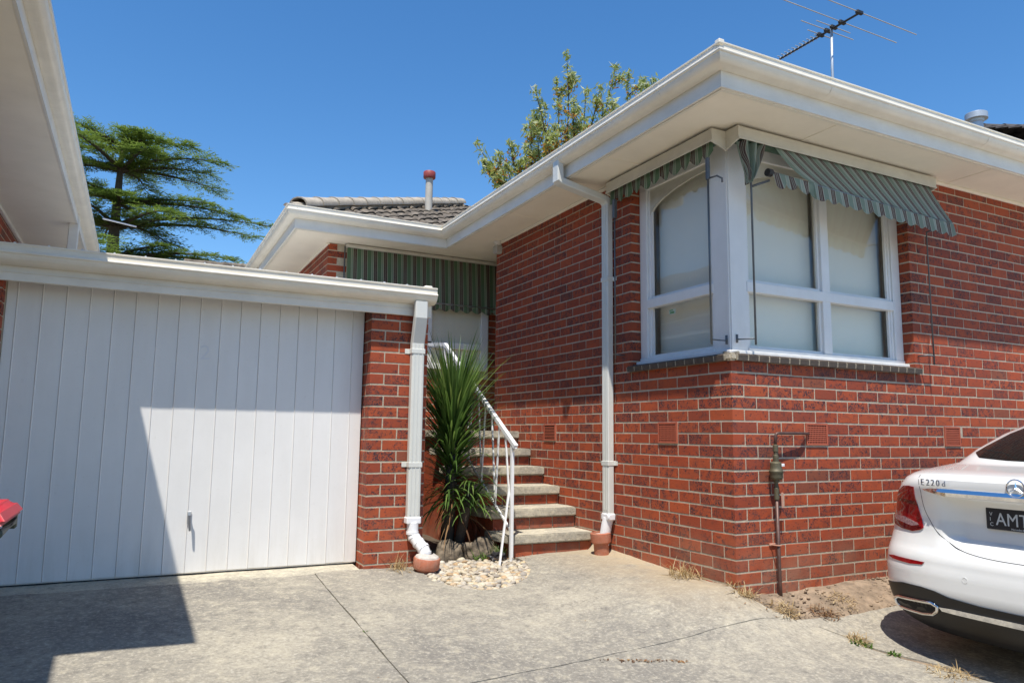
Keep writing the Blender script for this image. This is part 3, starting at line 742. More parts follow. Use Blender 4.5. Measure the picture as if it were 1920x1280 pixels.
mb = MB(); mb.bbox(-.085, -.005, DY-.06, DY+.06, .31, .375, .012); mb.tube([(-.045, DY, .33), (-.055, DY+.012, .27), (-.075, DY+.03, .10)], .047, 16); mb.build('pipe_adaptor', M['pvc'], dp, auto=40)
def collar(c, tilt, parent, s=1.0):
    mb = MB(); ax = Vector(tilt).normalized()
    mb.lathe(c, [(.066*s,-.06),(.066*s,.10*s),(.070*s,.115*s),(.088*s,.125*s),(.090*s,.135*s),(.090*s,.20*s),(.084*s,.207*s),(.076*s,.207*s),(.074*s,.12*s),(0,.10*s)], 28, ax)
    o = mb.build('drain_collar', M['terracotta'], parent, auto=40)
    m2 = MB(); m2.lathe(c, [(.0, .185*s), (.05*s,.19*s), (.076*s,.19*s)], 24, ax); m2.build('cement_fill', M['cementwash'], o); return o
collar((-.085, DY+.04, -.0), (-.06, .02, 1), dp)

# small porch lamp on the soffit
pl = MB(); pl.lathe((-.035, 3.80, SOF-.002), [(.0,0),(.055,0),(.055,-.012),(.04,-.03),(.04,-.05)], 16); lamp = pl.build('porch_light', M['fascia'], house, auto=40)
pl = MB(); pl.bbox(-.035-.05, -.035+.05, 3.80-.05, 3.80+.05, SOF-.15, SOF-.05, .016); pl.build('lamp_shade', M['shade'], lamp)

# ------------------------------------------------------------------ awnings
def fabric(name, fn, nu, nv, run, m, parent, thick=0):
    """sheet fn(a,b) with a along the stripes' count direction; attribute run carries metres across the stripes"""
    V = []; F = []; A = []
    o = wloc(parent) if parent else Vector((0,0,0))
    for i in range(nu+1):
        for j in range(nv+1):
            a, b = i/nu, j/nv; V.append(tuple(Vector(fn(a, b))-o)); A.append(run(a, b))
    for i in range(nu):
        for j in range(nv): k = i*(nv+1)+j; F.append((k, k+1, k+nv+2, k+nv+1))
    me = bpy.data.meshes.new(name); me.from_pydata(V, [], F); me.materials.append(m); me.polygons.foreach_set('use_smooth', [True]*len(F))
    me.attributes.new('run', 'FLOAT', 'POINT').data.foreach_set('value', A)
    ob = bpy.data.objects.new(name, me); col.objects.link(ob); ob.parent = parent
    return ob
def scallop(u, per=.125): return abs(math.sin(math.pi*u/per))
def pelmet(T, u0, u1, par, cheek0=True):
    mb = MB()
    mb.bbox(u0, u1, .086, .10, 3.218, 3.312, .003, T); mb.bbox(u0, u1, .098, .108, 3.212, 3.226, .003, T)
    mb.box(u0, u1, -.06, .09, 3.300, 3.312, T)
    poly = [(.0995, 3.313), (.0995, 3.213), (-.05, 3.165), (-.05, 3.313)]
    for ua, ub in ((u0-.001, u0+.013), (u1-.013, u1+.001)):
        vs = [T(ua, n, z) for n, z in poly]+[T(ub, n, z) for n, z in poly]
        mb.add(vs, [(0,1,2,3),(7,6,5,4)]+[(j, (j+1)%4, 4+(j+1)%4, 4+j) for j in range(4)])
    pe = mb.build('pelmet_box', M['pelmet'], par)
    for ua in (u0+.02, u1-.02):
        for n, z in ((.05, 3.27), (.0, 3.23)):
            q = MB()
    return pe
aw1 = empty('awning', (0, .7, SOF), 'furled striped window awning under its pelmet box beside the downpipe', 'awning', 'striped canvas awnings')
T = TL(); pelmet(T, .035, 1.42, aw1)
fabric('valance', lambda a, b: T(.06+1.34*a, .064+.012*math.sin(a*40)*b, 3.235-(.050+.052*scallop(1.34*a))*b-.03*b), 160, 5, lambda a, b: 1.34*a, M['canvasX'], aw1)
fabric('roll', lambda a, b: T(.06+1.34*a, .02+.038*math.sin(b*6.28), 3.245+.034*math.cos(b*6.28)), 8, 12, lambda a, b: 1.34*a, M['greenband'], aw1)
def rod(pts, r, par, m='rod', name='rod'):
    mb = MB(); mb.tube(pts, r, 8); return mb.build(name, M[m], par, smooth=True)
rod([(-.10,.085,1.70),(-.10,.085,2.96)], .0075, aw1); rod([(-.10,.085,1.735),(.10,.14,1.745)], .005, aw1, name='bracket'); rod([(.095,.14,1.72),(.095,.14,1.785)], .009, aw1, name='bracket')
mb = MB(); mb.bbox(-.112,-.088,.070,.10,2.93,3.10,.004); mb.build('arm_slide', M['rod'], aw1)
rod([(-.095,.08,2.94),(-.09,.0,2.935),(-.05,-.01,2.92),(-.05,-.01,2.89)], .007, aw1, name='lever')
rod([(-.10,1.285,1.70),(-.10,1.285,3.05)], .0075, aw1); rod([(-.10,1.285,1.735),(.0,1.285,1.735)], .005, aw1, name='bracket')
mb = MB(); mb.bbox(-.12,-.085,1.265,1.30,2.95,3.12,.004); mb.build('arm_slide', M['rod'], aw1)

aw2 = empty('awning', (1.3, 0, SOF), 'half lowered awning with torn striped canvas hanging over the right hand panes', 'awning', 'striped canvas awnings')
T = TR(); pelmet(T, .035, 2.33, aw2)
barL, barR = Vector((.33, -.10, 3.0)), Vector((2.25, -.262, 2.835))
def bar(t): return barL.lerp(barR, t)
rod([bar(0), bar(1)], .013, aw2, 'alu', 'front_bar')
c = MB(); c.tube([bar(0)-Vector((.02,0,0)), bar(0)+Vector((.02,0,0))], .03, 10); c.build('bar_end', M['black'], aw2)
t0 = (.74-.33)/1.92
def sheet(a, b):
    top = Vector((.42+1.83*a, -.078, 3.222)); bot = bar(t0+(1-t0)*a)+Vector((0, -.013, .006))
    p = top.lerp(bot, b); sag = .008*math.sin(math.pi*b); p += Vector((0, sag*.3, -sag*.6)); p.y += .0015*math.sin(a*75+b*2)*b
    if a < .06: p.z -= .03*(1-a/.06)*math.sin(math.pi*b)
    return p
fabric('canvas', sheet, 120, 12, lambda a, b: 1.83*a, M['canvasLit'], aw2)
def val2(a, b):
    p = bar(t0+(1-t0)*a)+Vector((0, -.016, -.0)); u = 1.54*a
    hgt = .098+.028*scallop(u, .118)
    p += Vector((0, -.018*b+.005*math.sin(a*60)*b, -hgt*b)); return p
fabric('valance', val2, 150, 5, lambda a, b: .29+1.54*a, M['canvasLit'], aw2)
def val3(a, b):
    p = bar(.0+(t0+.02)*a)+Vector((0, -.015, .01)); hgt = .06+.06*scallop(.41*a, .11)+.015*math.sin(a*9)
    p += Vector((.01*b, -.03*b*(1-a)+.012*math.sin(a*25)*b, -hgt*b)); return p
fabric('torn_valance', val3, 60, 5, lambda a, b: .05+.41*a, M['canvasLit'], aw2)
def bunch(a, b):
    w0 = .05+.27*a; w1 = .115+.05*a; e = b**1.3
    x = w0*(1-e)+w1*e; z = 3.215-.33*b*(1-.25*abs(a-.45)); y = -.07+.035*math.sin(a*19)*(1-.4*b)-.03*b
    if .36 < a < .52: y += .05*(1-abs(a-.44)/.08)*(1-b*.3)
    return (x, y, z)
fabric('bunched_canvas', bunch, 60, 12, lambda a, b: .52*a+.02*math.sin(b*6), M['canvasLit'], aw2)
fabric('roll', lambda a, b: T(.06+2.24*a, .02+.04*math.sin(b*6.28), 3.245+.036*math.cos(b*6.28)), 8, 12, lambda a, b: 2.2*a, M['greenband'], aw2)
rod([(.185,-.06,1.70),(.185,-.06,2.93),(.17,-.06,2.985),(.13,-.06,2.99)], .0075, aw2); rod([(.185,-.06,1.745),(.155,.10,1.755)], .005, aw2, name='bracket'); rod([(.155,.095,1.73),(.155,.095,1.79)], .009, aw2, name='bracket')
rod([(.185,-.06,2.88),(.33,-.10,2.94)], .009, aw2, name='arm')
rod([(2.175,-.085,1.66),(2.175,-.085,2.80),(2.25,-.25,2.84)], .007, aw2, name='rod'); rod([(2.09,-.085,1.735),(2.18,-.085,1.735)], .006, aw2, name='bracket'); rod([(2.09,-.085,1.735),(2.09,.0,1.735)], .006, aw2, name='bracket')

aw3 = empty('awning', (-.6, 4.8, SOF), 'lowered dark green striped awning over the window above the steps', 'awning', 'striped canvas awnings')
T = TR(0, WY)
mb = MB(); mb.bbox(-1.62, .46, .02, .10, 3.285, 3.325, .006, T); mb.build('head_box', M['pelmet'], aw3)
fabric('canvas', lambda a, b: T(-1.60+2.04*a, .06+.05*b+.008*math.sin(a*84)*b, 3.29-.60*b), 150, 6, lambda a, b: 2.04*a, M['canvasX'], aw3)
fabric('valance', lambda a, b: T(-1.60+2.04*a, .115+.010*math.sin(a*84), 2.69-(.05+.045*scallop(2.04*a, .15))*b), 150, 3, lambda a, b: 2.04*a, M['canvasX'], aw3)
rod([T(-1.6, .11, 2.69), T(.44, .11, 2.69)], .012, aw3, 'alu', 'front_bar')
rod([T(-1.63, .06, 2.0), T(-1.63, .06, 3.3)], .009, aw3)
# wing window below that awning
wwin = MB(); 
for a, b, z0, z1 in ((-1.55,-1.45,1.86,3.28),(.22,.32,1.86,3.28),(-1.45,.22,1.86,1.93),(-1.45,.22,2.13,2.21),(-1.45,.22,3.2,3.28),(-.55,-.47,1.93,3.2)): wwin.bbox(a, b, .0, .05, z0, z1, .004, T)
wo = wwin.build('window', M['white'], house)
for a, b in ((-1.45,-.55),(-.47,.22)):
    for z0, z1 in ((1.93,2.13),(2.21,3.2)):
        p = MB(); p.box(a, b, .018, .022, z0, z1, T); p.build('pane', M['glass'], wo)
        p = MB(); p.box(a, b, -.002, .004, z0, z1, T); p.build('blind', M['blind'], wo)

# ------------------------------------------------------------------ garage
gar = empty('brick_garage', (-3.2, 1.75, 0), 'flat roofed garage with white ribbed door and one red brick pier', 'garage')
PX0, PX1, PY = -2.13, -1.652, 1.752
pb = MB(); pb.box(PX0+mj, PX1-mj, PY+mj, 2.3, -.3, 2.12); pier = pb.build('pier', M['mortar'], gar)
PB = []
zt0 = 1.683
for i in range(-5, 22):
    z = zt0-i*CP-CP/2
    if z > 2.06 or z < -.06: continue
    if i % 2: 
        PB += [(PX0+.115, PY+.055, z, .23, .11, BH), (PX0+.24+.119, PY+.055, z, .238, .11, BH), (PX0+.055, PY+.12+.1, z, .11, .19, BH)]
    else:
        PB += [(PX0+.055, PY+.115, z, .11, .23, BH), (PX0+.12+.115, PY+.055, z, .23, .11, BH), (PX0+.36+.059, PY+.055, z, .118, .11, BH), (PX0+.055, PY+.24+.04, z, .11, .08, BH)]
    PB.append((PX1-.052, PY+.12+.115, z, .11, .23, BH))
lay_bricks(PB, pier)
fp = MB(); fp.box(-5.3, -4.60, 1.76, 2.3, -.3, 2.1); lp = fp.build('pier', M['mortar'], gar)
LB = []
for i in range(-5, 22):
    z = zt0-i*CP-CP/2
    if z > 2.1 or z < -.06: continue
    o_ = .12 if i % 2 else 0
    for q in range(3): LB.append((-4.593-.115-.24*q-o_+(.0), 1.752+.05, z, .23, .10, BH))
    if o_: LB.append((-4.593-.055, 1.752+.05, z, .11, .10, BH))
lay_bricks(LB, lp)
sw = MB(); sw.box(PX1-.25, PX1-mj, 2.3, 7.5, -.3, 2.08); sw.box(-5.3, -5.1, 2.3, 7.5, -.3, 2.08); sw.box(-5.3, PX1, 7.5, 7.7, -.3, 2.08); sw.build('wall', M['mortar'], gar)
# tilt door of vertical ribbed panels
DYY = 1.945
dr = MB(); dr.box(-4.60, -2.135, DYY+.012, DYY+.03, .02, 2.12); door = dr.build('garage_door', M['door'], gar)
x = -4.588; i = 0
edges_x = [-4.606+.0722]
edges_x = [-4.60]+[-4.534+.1438*i for i in range(17)]
edges_x = [e for e in edges_x if e < -2.20]+[-2.135]
for a, b in zip(edges_x[:-1], edges_x[1:]):
    p = MB(); zb = .028
    dv_ = random.uniform(-.0012,.0012); p.bbox(a+.0025, b-.0025, DYY+dv_, DYY+.014, zb+random.uniform(-.002,.002), 2.115, .0025); po_ = p.build('door_panel', M['door'], door); po_.rotation_euler.z = random.uniform(-.0004,.0004)
for e in edges_x[1:-1]:
    p = MB(); p.add([(e-.005, DYY+.001, .03), (e+.005, DYY+.001, .03), (e, DYY-.006, .03), (e-.005, DYY+.001, 2.11), (e+.005, DYY+.001, 2.11), (e, DYY-.006, 2.11)], [(0,2,5,3),(2,1,4,5),(0,1,2)]); p.build('door_rib', M['door'], door)
mb = MB(); mb.box(-4.6, -2.135, DYY+.016, DYY+.03, -.03, .0195); mb.build('door_gap_shade', M['black'], door)  # black strip painted in for the shaded gap under the door
# handle
hx = -3.372
mb = MB(); mb.bbox(hx-.014, hx+.014, DYY-.012, DYY-.004, .37, .46, .003); mb.tube([(hx, DYY-.008, .425), (hx, DYY-.045, .42)], .009, 8); hb = mb.build('door_handle', M['alu'], door)
mb = MB(); mb.tube([(hx, DYY-.045, .435), (hx+.002, DYY-.048, .39), (hx+.006, DYY-.05, .325)], [.011, .010, .007], 8); mb.build('lever', M['steel'], hb)
def text_mesh(name, s, size, m, parent, M4, ext=.001, space=1.0):
    cu = bpy.data.curves.new(name, 'FONT'); cu.body = s; cu.size = size; cu.extrude = ext; cu.space_character = space; cu.resolution_u = 3
    t = bpy.data.objects.new(name, cu); col.objects.link(t); bpy.context.view_layer.update()
    me = bpy.data.meshes.new_from_object(t.evaluated_get(bpy.context.evaluated_depsgraph_get())); bpy.data.objects.remove(t)
    me.transform(M4); me.materials.clear(); me.materials.append(m)
    if parent: me.transform(Matrix.Translation(-wloc(parent)))
    ob = bpy.data.objects.new(name, me); col.objects.link(ob); ob.parent = parent; return ob
FY = Matrix(((1,0,0,0),(0,0,-1,0),(0,1,0,0),(0,0,0,1)))      # text facing -Y
FX = Matrix(((0,0,-1,0),(-1,0,0,0),(0,1,0,0),(0,0,0,1)))     # text facing -X, reading towards -Y
text_mesh('number', '2', .155, M['ghost'], door, Matrix.Translation((-3.375, DYY-.0006, 1.565)) @ FY, .0004)
# fascia, gutter, ribbed metal roof
FG = 1.715
mb = MB(); mb.bbox(-5.3, -1.715, FG, FG+.03, 1.992, 2.16, .003); mb.bbox(-5.3, -1.715, FG-.008, FG+.001, 2.045, 2.05, .001); gf = mb.build('fascia', M['fascia'], gar)
mb = MB(); mb.bbox(-1.745, -1.64, FG-.006, FG+.04, 1.985, 2.13, .004); mb.build('fascia_end', M['fascia'], gar)
GP = [(d, z) for d, z in gutter_profile(2.09, .115)]
sweep([(-1.63, FG), (-5.4, FG)], GP, 'gutter', M['gutter'], gar)
rd = MB(); rd.add([(-5.4, FG-.04, 2.185), (-1.62, FG-.04, 2.185), (-1.62, 7.8, 2.33), (-5.4, 7.8, 2.33)], [(0,1,2,3)])
deck = rd.build('roof', M['deck'], gar)
x = -5.3
while x < -1.65:
    p = MB(); n = []
    vs = [(x-.026, FG-.075, 2.186), (x-.004, FG-.075, 2.234), (x+.004, FG-.075, 2.234), (x+.026, FG-.075, 2.186), (x-.022, 7.8, 2.331), (x-.004, 7.8, 2.397), (x+.004, 7.8, 2.397), (x+.022, 7.8, 2.331)]
    p.add(vs, [(0,1,2,3),(0,4,5,1),(1,5,6,2),(2,6,7,3)]); p.build('roof_rib', M['deck'], deck); x += .19
mb = MB(); mb.bbox(-1.735, -1.665, FG-.09, FG-.03, 2.205, 2.237, .008); mb.build('gutter_outlet', M['gutter'], gar)
# garage downpipe with PVC bends
gx = -1.755
mb = rect_tube([(gx-.005, FG-.075, 2.10), (gx-.005, FG-.075, 1.97), (gx, FG-.005, 1.77), (gx, FG-.005, .375)], .105, .062, None, (1, 0, 0))
gd = mb.build('downpipe', M['pipe'], gar)
mb = MB()
for dx in (-.032, .0, .032): mb.box(gx+dx-.003, gx+dx+.003, FG-.0395, FG-.0358, .40, 1.76)
mb.build('pipe_rib', M['pipe'], gd)
for z in (1.70, .79):
    mb = MB(); mb.bbox(gx-.057, gx+.057, FG-.041, FG+.035, z-.02, z+.02, .003); mb.bbox(gx-.092, gx+.075, FG+.032, FG+.038, z-.02, z+.02, .002); mb.build('pipe_clip', M['pipe'], gd)
mb = MB(); mb.bbox(gx-.06, gx+.06, FG-.045, FG+.035, .33, .385, .008); pv = mb.build('pipe_adaptor', M['pvc'], gd)
mb = MB(); path = [(gx, FG-.01, .34), (gx, FG-.01, .26), (gx+.012, FG-.02, .225), (gx+.035, FG-.06, .185), (gx+.06, FG-.10, .15), (gx+.072, FG-.115, .115), (gx+.075, FG-.12, .03)]
mb.tube(path, .046, 18); pv2 = mb.build('pipe_bend', M['pvc'], gd, auto=50)
for i, (a, t) in enumerate(((path[1], (0,0,1)), (path[2], (.2,-.5,-1)), (path[3], (.5,-.9,-.9)), (path[4], (.5,-.9,-.9)), (path[5], (.1,-.1,-1)))):
    q = MB(); q.lathe(a, [(.046,-.011),(.050,-.010),(.050,.010),(.046,.011)], 18, Vector(t).normalized()); q.build('pipe_collar', M['pvc'], pv2, auto=40)
cc = Vector((gx+.078, FG-.125, -.0))
mb = MB(); ax = Vector((.05,-.10,1)).normalized()
mb.lathe(cc, [(.07,-.08),(.075,-.01),(.098,.0),(.104,.015),(.104,.075),(.098,.085),(.05,.09)], 28, ax); col2 = mb.build('drain_collar', M['terracotta'], gd, auto=40)
mb = MB(); mb.lathe(cc, [(.094,.084),(.088,.096),(.06,.112),(.045,.118)], 24, ax); mb.build('cement_fill', M['cementwash'], col2)

# ------------------------------------------------------------------ house on the left
lh = empty('neighbouring_house', (-6, 2, 0), 'neighbouring brick house at the left with wide white eaves', 'house')
mb = MB(); mb.box(-9, -5.17-mj, -.1, 12, -.6, SOF+.05); mb.box(-9, -5.75, -9, -.1, -.6, SOF+.05); lw = mb.build('wall', M['mortar'], lh)
LW = []
for k, z in courses(1.9, SOF):
    for a, b in row(1.5, 8.5, k): LW.append((-5.17-D0/2, (a+b)/2, z+CP/2, D0, b-a, BH))
lay_bricks(LW, lw, 0)
LP = [(-4.482, 12), (-4.482, -.745), (-5.12, -.745), (-5.12, -9)]
SL = 3.29
def eaves2(path, parent):
    sweep(path, [(-.02, SL-.004), (0, SL-.004), (0, SL+.13), (-.02, SL+.13)], 'fascia', M['fascia'], parent)
    return sweep(path, gutter_profile(SL+.10, .115), 'gutter', M['gutter'], parent)
eaves2(LP, lh)
mb = MB(); mb.box(-9, -4.50, -.725, 12, SL, SL+.012); mb.box(-9, -5.14, -9, -.726, SL, SL+.012); ls = mb.build('soffit', M['soffit'], lh)
mb = MB(); mb.bbox(-5.17, -5.13, 0, 12, SL-.035, SL-.001, .006); mb.build('soffit_moulding', M['fascia'], ls)
mb = MB(); mb.add([(-4.5,-.76,SL+.2),(-4.5,12,SL+.2),(-9,12,SL+2.2),(-9,-.76,SL+2.2)], [(0,1,2,3)]); mb.add([(-5.13,-9,SL+.2),(-5.13,-.76,SL+.2),(-9,-.76,SL+1.9),(-9,-9,SL+1.9)], [(0,1,2,3)]); mb.build('roof', M['tile'], lh)
mb = rect_tube([(-4.52, 5.3, SL+.11), (-4.52, 5.3, 2.3)], .10, .06, None, (1,0,0)); mb.build('downpipe', M['fascia'], lh)
tag(MB().tube([(-4.37, 7.6, 3.98), (-3.95, 7.8, 3.97)], .012, 6).build('aerial_rod', M['alu'], lh))

# ------------------------------------------------------------------ steps
stp = empty('garden_steps', (-.45, 2.2, 0), 'six pale concrete steps with red brick risers beside the wall', 'steps')
SY = [1.777, 2.071, 2.377, 2.688, 2.985, 3.271]; SZ = [.183, .372, .548, .718, .895, 1.079]; SXL = [-.845, -.905, -.93, -.935, -.94, -.945]
for i in range(6):
    y0 = SY[i]; y1 = (SY[i+1]+.12 if i < 5 else WY); t = .078
    bm = bmesh.new(); bmesh.ops.create_cube(bm, size=1)
    xr = -.004 if i < 5 else 1.25
    for v in bm.verts:
        v.co = Vector((SXL[i]+(xr-SXL[i])*(v.co.x+.5), y0+(y1-y0)*(v.co.y+.5), SZ[i]-t+t*(v.co.z+.5)))
        if v.co.x < SXL[i]+.01 and v.co.y > y0+.1 and i < 5: v.co.x -= .06
    if i == 5:
        pass
    bmesh.ops.subdivide_edges(bm, edges=bm.edges[:], cuts=5, use_grid_fill=True)
    bmesh.ops.bevel(bm, geom=[e for e in bm.edges if len(e.link_faces) == 2 and e.calc_face_angle(0) > 1], offset=.010, segments=2, affect='EDGES')
    for v in bm.verts:
        q = v.co; v.co += Vector((noise.noise(q*9)*.003, noise.noise(q*9+Vector((5,5,5)))*.004, noise.noise(q*7+Vector((9,1,1)))*.003))
    mb = MB(); mb.bm(bm); mb.build('tread', M['step'], stp, auto=50)
    zr0 = -.2 if i == 0 else SZ[i-1]-.01
    r = MB(); r.box(SXL[i]+.05, -.006, y0+.038, y0+.12, zr0, SZ[i]-t-.001); ri = r.build('riser', M['mortar'], stp)
    RB = []
    z1 = SZ[i]-t-.008; z0r = (SZ[i-1] if i else -.02)+.006
    nr = 1
    x = -.012; odd = i % 2
    first = .23 if odd else .12
    while x > SXL[i]+.06:
        L = first; first = .23
        L = min(L, x-(SXL[i]+.045))
        if L < .04: break
        RB.append((x-L/2, y0+.031+.05, (z0r+z1)/2, L, .10, max(.05, z1-z0r))); x -= L+.01
    lay_bricks(RB, ri)
sd = MB(); 
for i in range(6): sd.box(SXL[i]+.045, -.01, SY[i]+.06, (SY[i+1]+.06 if i < 5 else WY), -.3, SZ[i]-.08)
sd.build('side_wall', M['brick'], stp)

# ------------------------------------------------------------------ handrail
hr = empty('handrail', (-.87, 1.72, 0), 'white welded steel handrail with slanting balusters beside the concrete steps', 'handrail')
HX = -.87
def sq(name, pts, wd, par=hr): 
    mb = MB(); mb.tube(pts, wd*.7071, 4, square=True); return mb.build(name, M['rail'], par)
P0, P1, P2 = (HX, 1.685, .955), (HX, 3.325, 1.985), (HX, 3.95, 2.05)
mb = MB(); mb.tube([P0, P1, P2], .0245, 4, square=True); mb.build('top_rail', M['rail'], hr)
mb = MB(); mb.tube([(HX, 1.655, .93), (HX, 1.70, .90)], .012, 4, square=True); mb.tube([P0, (HX, 1.655, .935)], .026, 4, square=True); mb.build('rail_end', M['rail'], hr)
sq('post', [(HX, 1.72, -.06), (HX, 1.72, .955)], .027)
def topz(y): return .955+(y-1.685)*(1.985-.955)/(3.325-1.685)
def lowz(y): return .259+(y-1.778)*.612
sq('bottom_rail', [(HX, 1.73, .232), (HX, 3.35, lowz(3.35))], .016)
ys = [1.743, 2.043, 2.344, 2.645, 2.946, 3.247]
for y in ys:
    if y > 1.8:
        sq('baluster', [(HX, y, lowz(y)), (HX, y-.065, topz(y-.065))], .0135); sq('baluster', [(HX, y, lowz(y)), (HX, y+.10, topz(y+.10))], .0135)
sq('baluster', [(HX, 1.76, .45), (HX, 1.86, topz(1.86))], .0135)
sq('brace', [(HX-.004, 1.755, .60), (-1.04, 1.60, -.05)], .0145)
sq('post', [(HX, 3.93, 1.05), (HX, 3.93, 2.05)], .024); sq('post', [(HX, 3.33, .9), (HX, 3.33, 1.98)], .02)

# ------------------------------------------------------------------ gas pipe and regulator
gp = empty('gas_riser', (.345, -.06, 0), 'brown gas pipe with olive regulator rising to the wall vent', 'gas pipe')
mb = MB(); mb.tube([(.358, -.055, -.12), (.350, -.055, .02), (.346, -.055, .62)], .0125, 10); mb.build('pipe', M['copper'], gp, smooth=True)
mb = MB(); mb.lathe((.346, -.055, .60), [(.0,0),(.017,0),(.019,.02),(.016,.035),(.019,.05),(.019,.08),(.014,.085),(.014,.12),(.024,.125),(.024,.15)], 14); mb.build('valve', M['brass'], gp, auto=40)
mb = MB(); mb.lathe((.345, -.058, .74), [(.0,0),(.035,.0),(.043,.008),(.046,.02),(.046,.045),(.050,.05),(.050,.062),(.044,.068),(.040,.09),(.040,.118),(.032,.126),(.016,.13),(.0,.13)], 20); mb.build('regulator', M['brass'], gp, auto=40)
mb = MB(); mb.bbox(.355, .382, -.105, -.099, .835, .855, .002); mb.build('regulator_label', M['pvc'], gp)
mb = MB(); mb.lathe((.344, -.06, .865), [(.0,0),(.020,0),(.020,.045),(.014,.05),(.014,.07),(.019,.075),(.019,.12),(.012,.125)], 14); mb.build('union', M['brass'], gp, auto=40)
mb = MB(); mb.tube([(.344, -.06, .98), (.344, -.062, 1.045), (.352, -.066, 1.066), (.372, -.068, 1.070), (.62, -.050, 1.071), (.735, -.012, 1.071), (.74, .03, 1.071)], .011, 10); mb.build('pipe', M['copper'], gp, smooth=True)
mb = MB(); mb.bbox(.372, .392, -.075, -.072, .55, .65, .001); mb.build('tag', M['tagp'], gp)
mb = MB(); mb.bbox(.31, .395, -.012, -.001, .275, .292, .002); mb.tube([(.325, -.01, .283), (.335, -.067, .283), (.359, -.067, .283), (.37, -.01, .283)], .005, 6); mb.build('saddle_clip', M['tagp'], gp)

# ------------------------------------------------------------------ car
ZS = [z*1.04 for z in (.17,.22,.30,.42,.52,.60,.66,.72,.80,.88,.95,1.00,1.04,1.065)]+[1.125,1.15,1.172,1.26,1.36,1.435,1.472,1.487]
XRR = [.16,.09,.035,.0,.0,.02,.045,.065,.075,.065,.04,.025,.03,.06, .13,.34,.50,.66,.90,1.14,1.40,1.75]
WW = [.82,.885,.918,.932,.935,.932,.925,.918,.905,.878,.848,.812,.775,.745, .72,.70,.685,.655,.615,.575,.52,.40]
XF = [4.6,4.75,4.85,4.9,4.9,4.88,4.86,4.82,4.72,4.5,4.1,3.7,3.45,3.3, 3.2,3.1,3.02,2.85,2.65,2.45,2.3,2.1]
LL = [.42]*14+[.36]+[.30]*7
CO = Vector((.46, -1.57, -.28))
def car_S(y, z):
    xr = float(np.interp(z, ZS, XRR)); w_ = float(np.interp(z, ZS, WW)); L = float(np.interp(z, ZS, LL)); nn = 3.2
    a = min(abs(y)/w_, 1); x = xr+L*(1-(1-a**nn)**(1/nn))
    cl = lambda t: max(0., min(1., t)); sm = lambda t: t*t*(3-2*t)
    ry = cl((.46-abs(y))/.15); rz = cl((z-.69)/.06)*cl((1.0-z)/.02)
    x += .05*sm(ry)*sm(rz)
    # shallow crease along the bumper
    x -= .010*math.exp(-((z-.615)/.018)**2)*cl((w_-abs(y))/.2)
    return x
def car_N(y, z):
    e = .004; dy = (car_S(y+e, z)-car_S(y-e, z))/(2*e); dz = (car_S(y, z+e)-car_S(y, z-e))/(2*e)
    return Vector((-1, dy, dz)).normalized()
car = empty('parked_car', CO, 'white saloon car parked close to the brick wall, seen from behind', 'car')
zz_ = []
for a, b in zip(ZS[:-1], ZS[1:]):
    k = max(1, int((b-a)/.022)) if a < 1.1 else max(2, int((b-a)/.03))
    zz_ += [a+(b-a)*i/k for i in range(k)]
zz_.append(ZS[-1])
def slice_pts(z):
    w_ = float(np.interp(z, ZS, WW)); xf = float(np.interp(z, ZS, XF)); pts = []
    half = []
    NR = 34
    for i in range(NR+1):
        t = i/NR*math.pi/2; y = w_*math.sin(t)**.8 if i < NR else w_; half.append((car_S(y, z), y))
    xe = half[-1][0]; 
    for i in range(1, 12): half.append((xe+(xf-.5-xe)*i/12, w_*(1+.0*i)))
    for i in range(0, 11):
        t = i/10*math.pi/2; half.append((xf-.5+.5*math.sin(t)**.7, w_*math.cos(t)**.5 if i < 10 else 0.))
    full = half+[(x, -y) for x, y in half[-2:0:-1]]
    return [(x, y, z) for x, y in full]
mb = MB(); sl_pts = [slice_pts(z) for z in zz_]; n = len(sl_pts[0]); vs = [p for s in sl_pts for p in s]; fs = []
for i in range(len(zz_)-1):
    for j in range(n): fs.append((i*n+j, i*n+(j+1)%n, (i+1)*n+(j+1)%n, (i+1)*n+j))
fs.append(tuple(range(n-1, -1, -1))); fs.append(tuple((len(zz_)-1)*n+j for j in range(n)))
mb.add([Vector(v)+CO for v in vs], fs); body = mb.build('body', M['carpaint'], car, smooth=True)
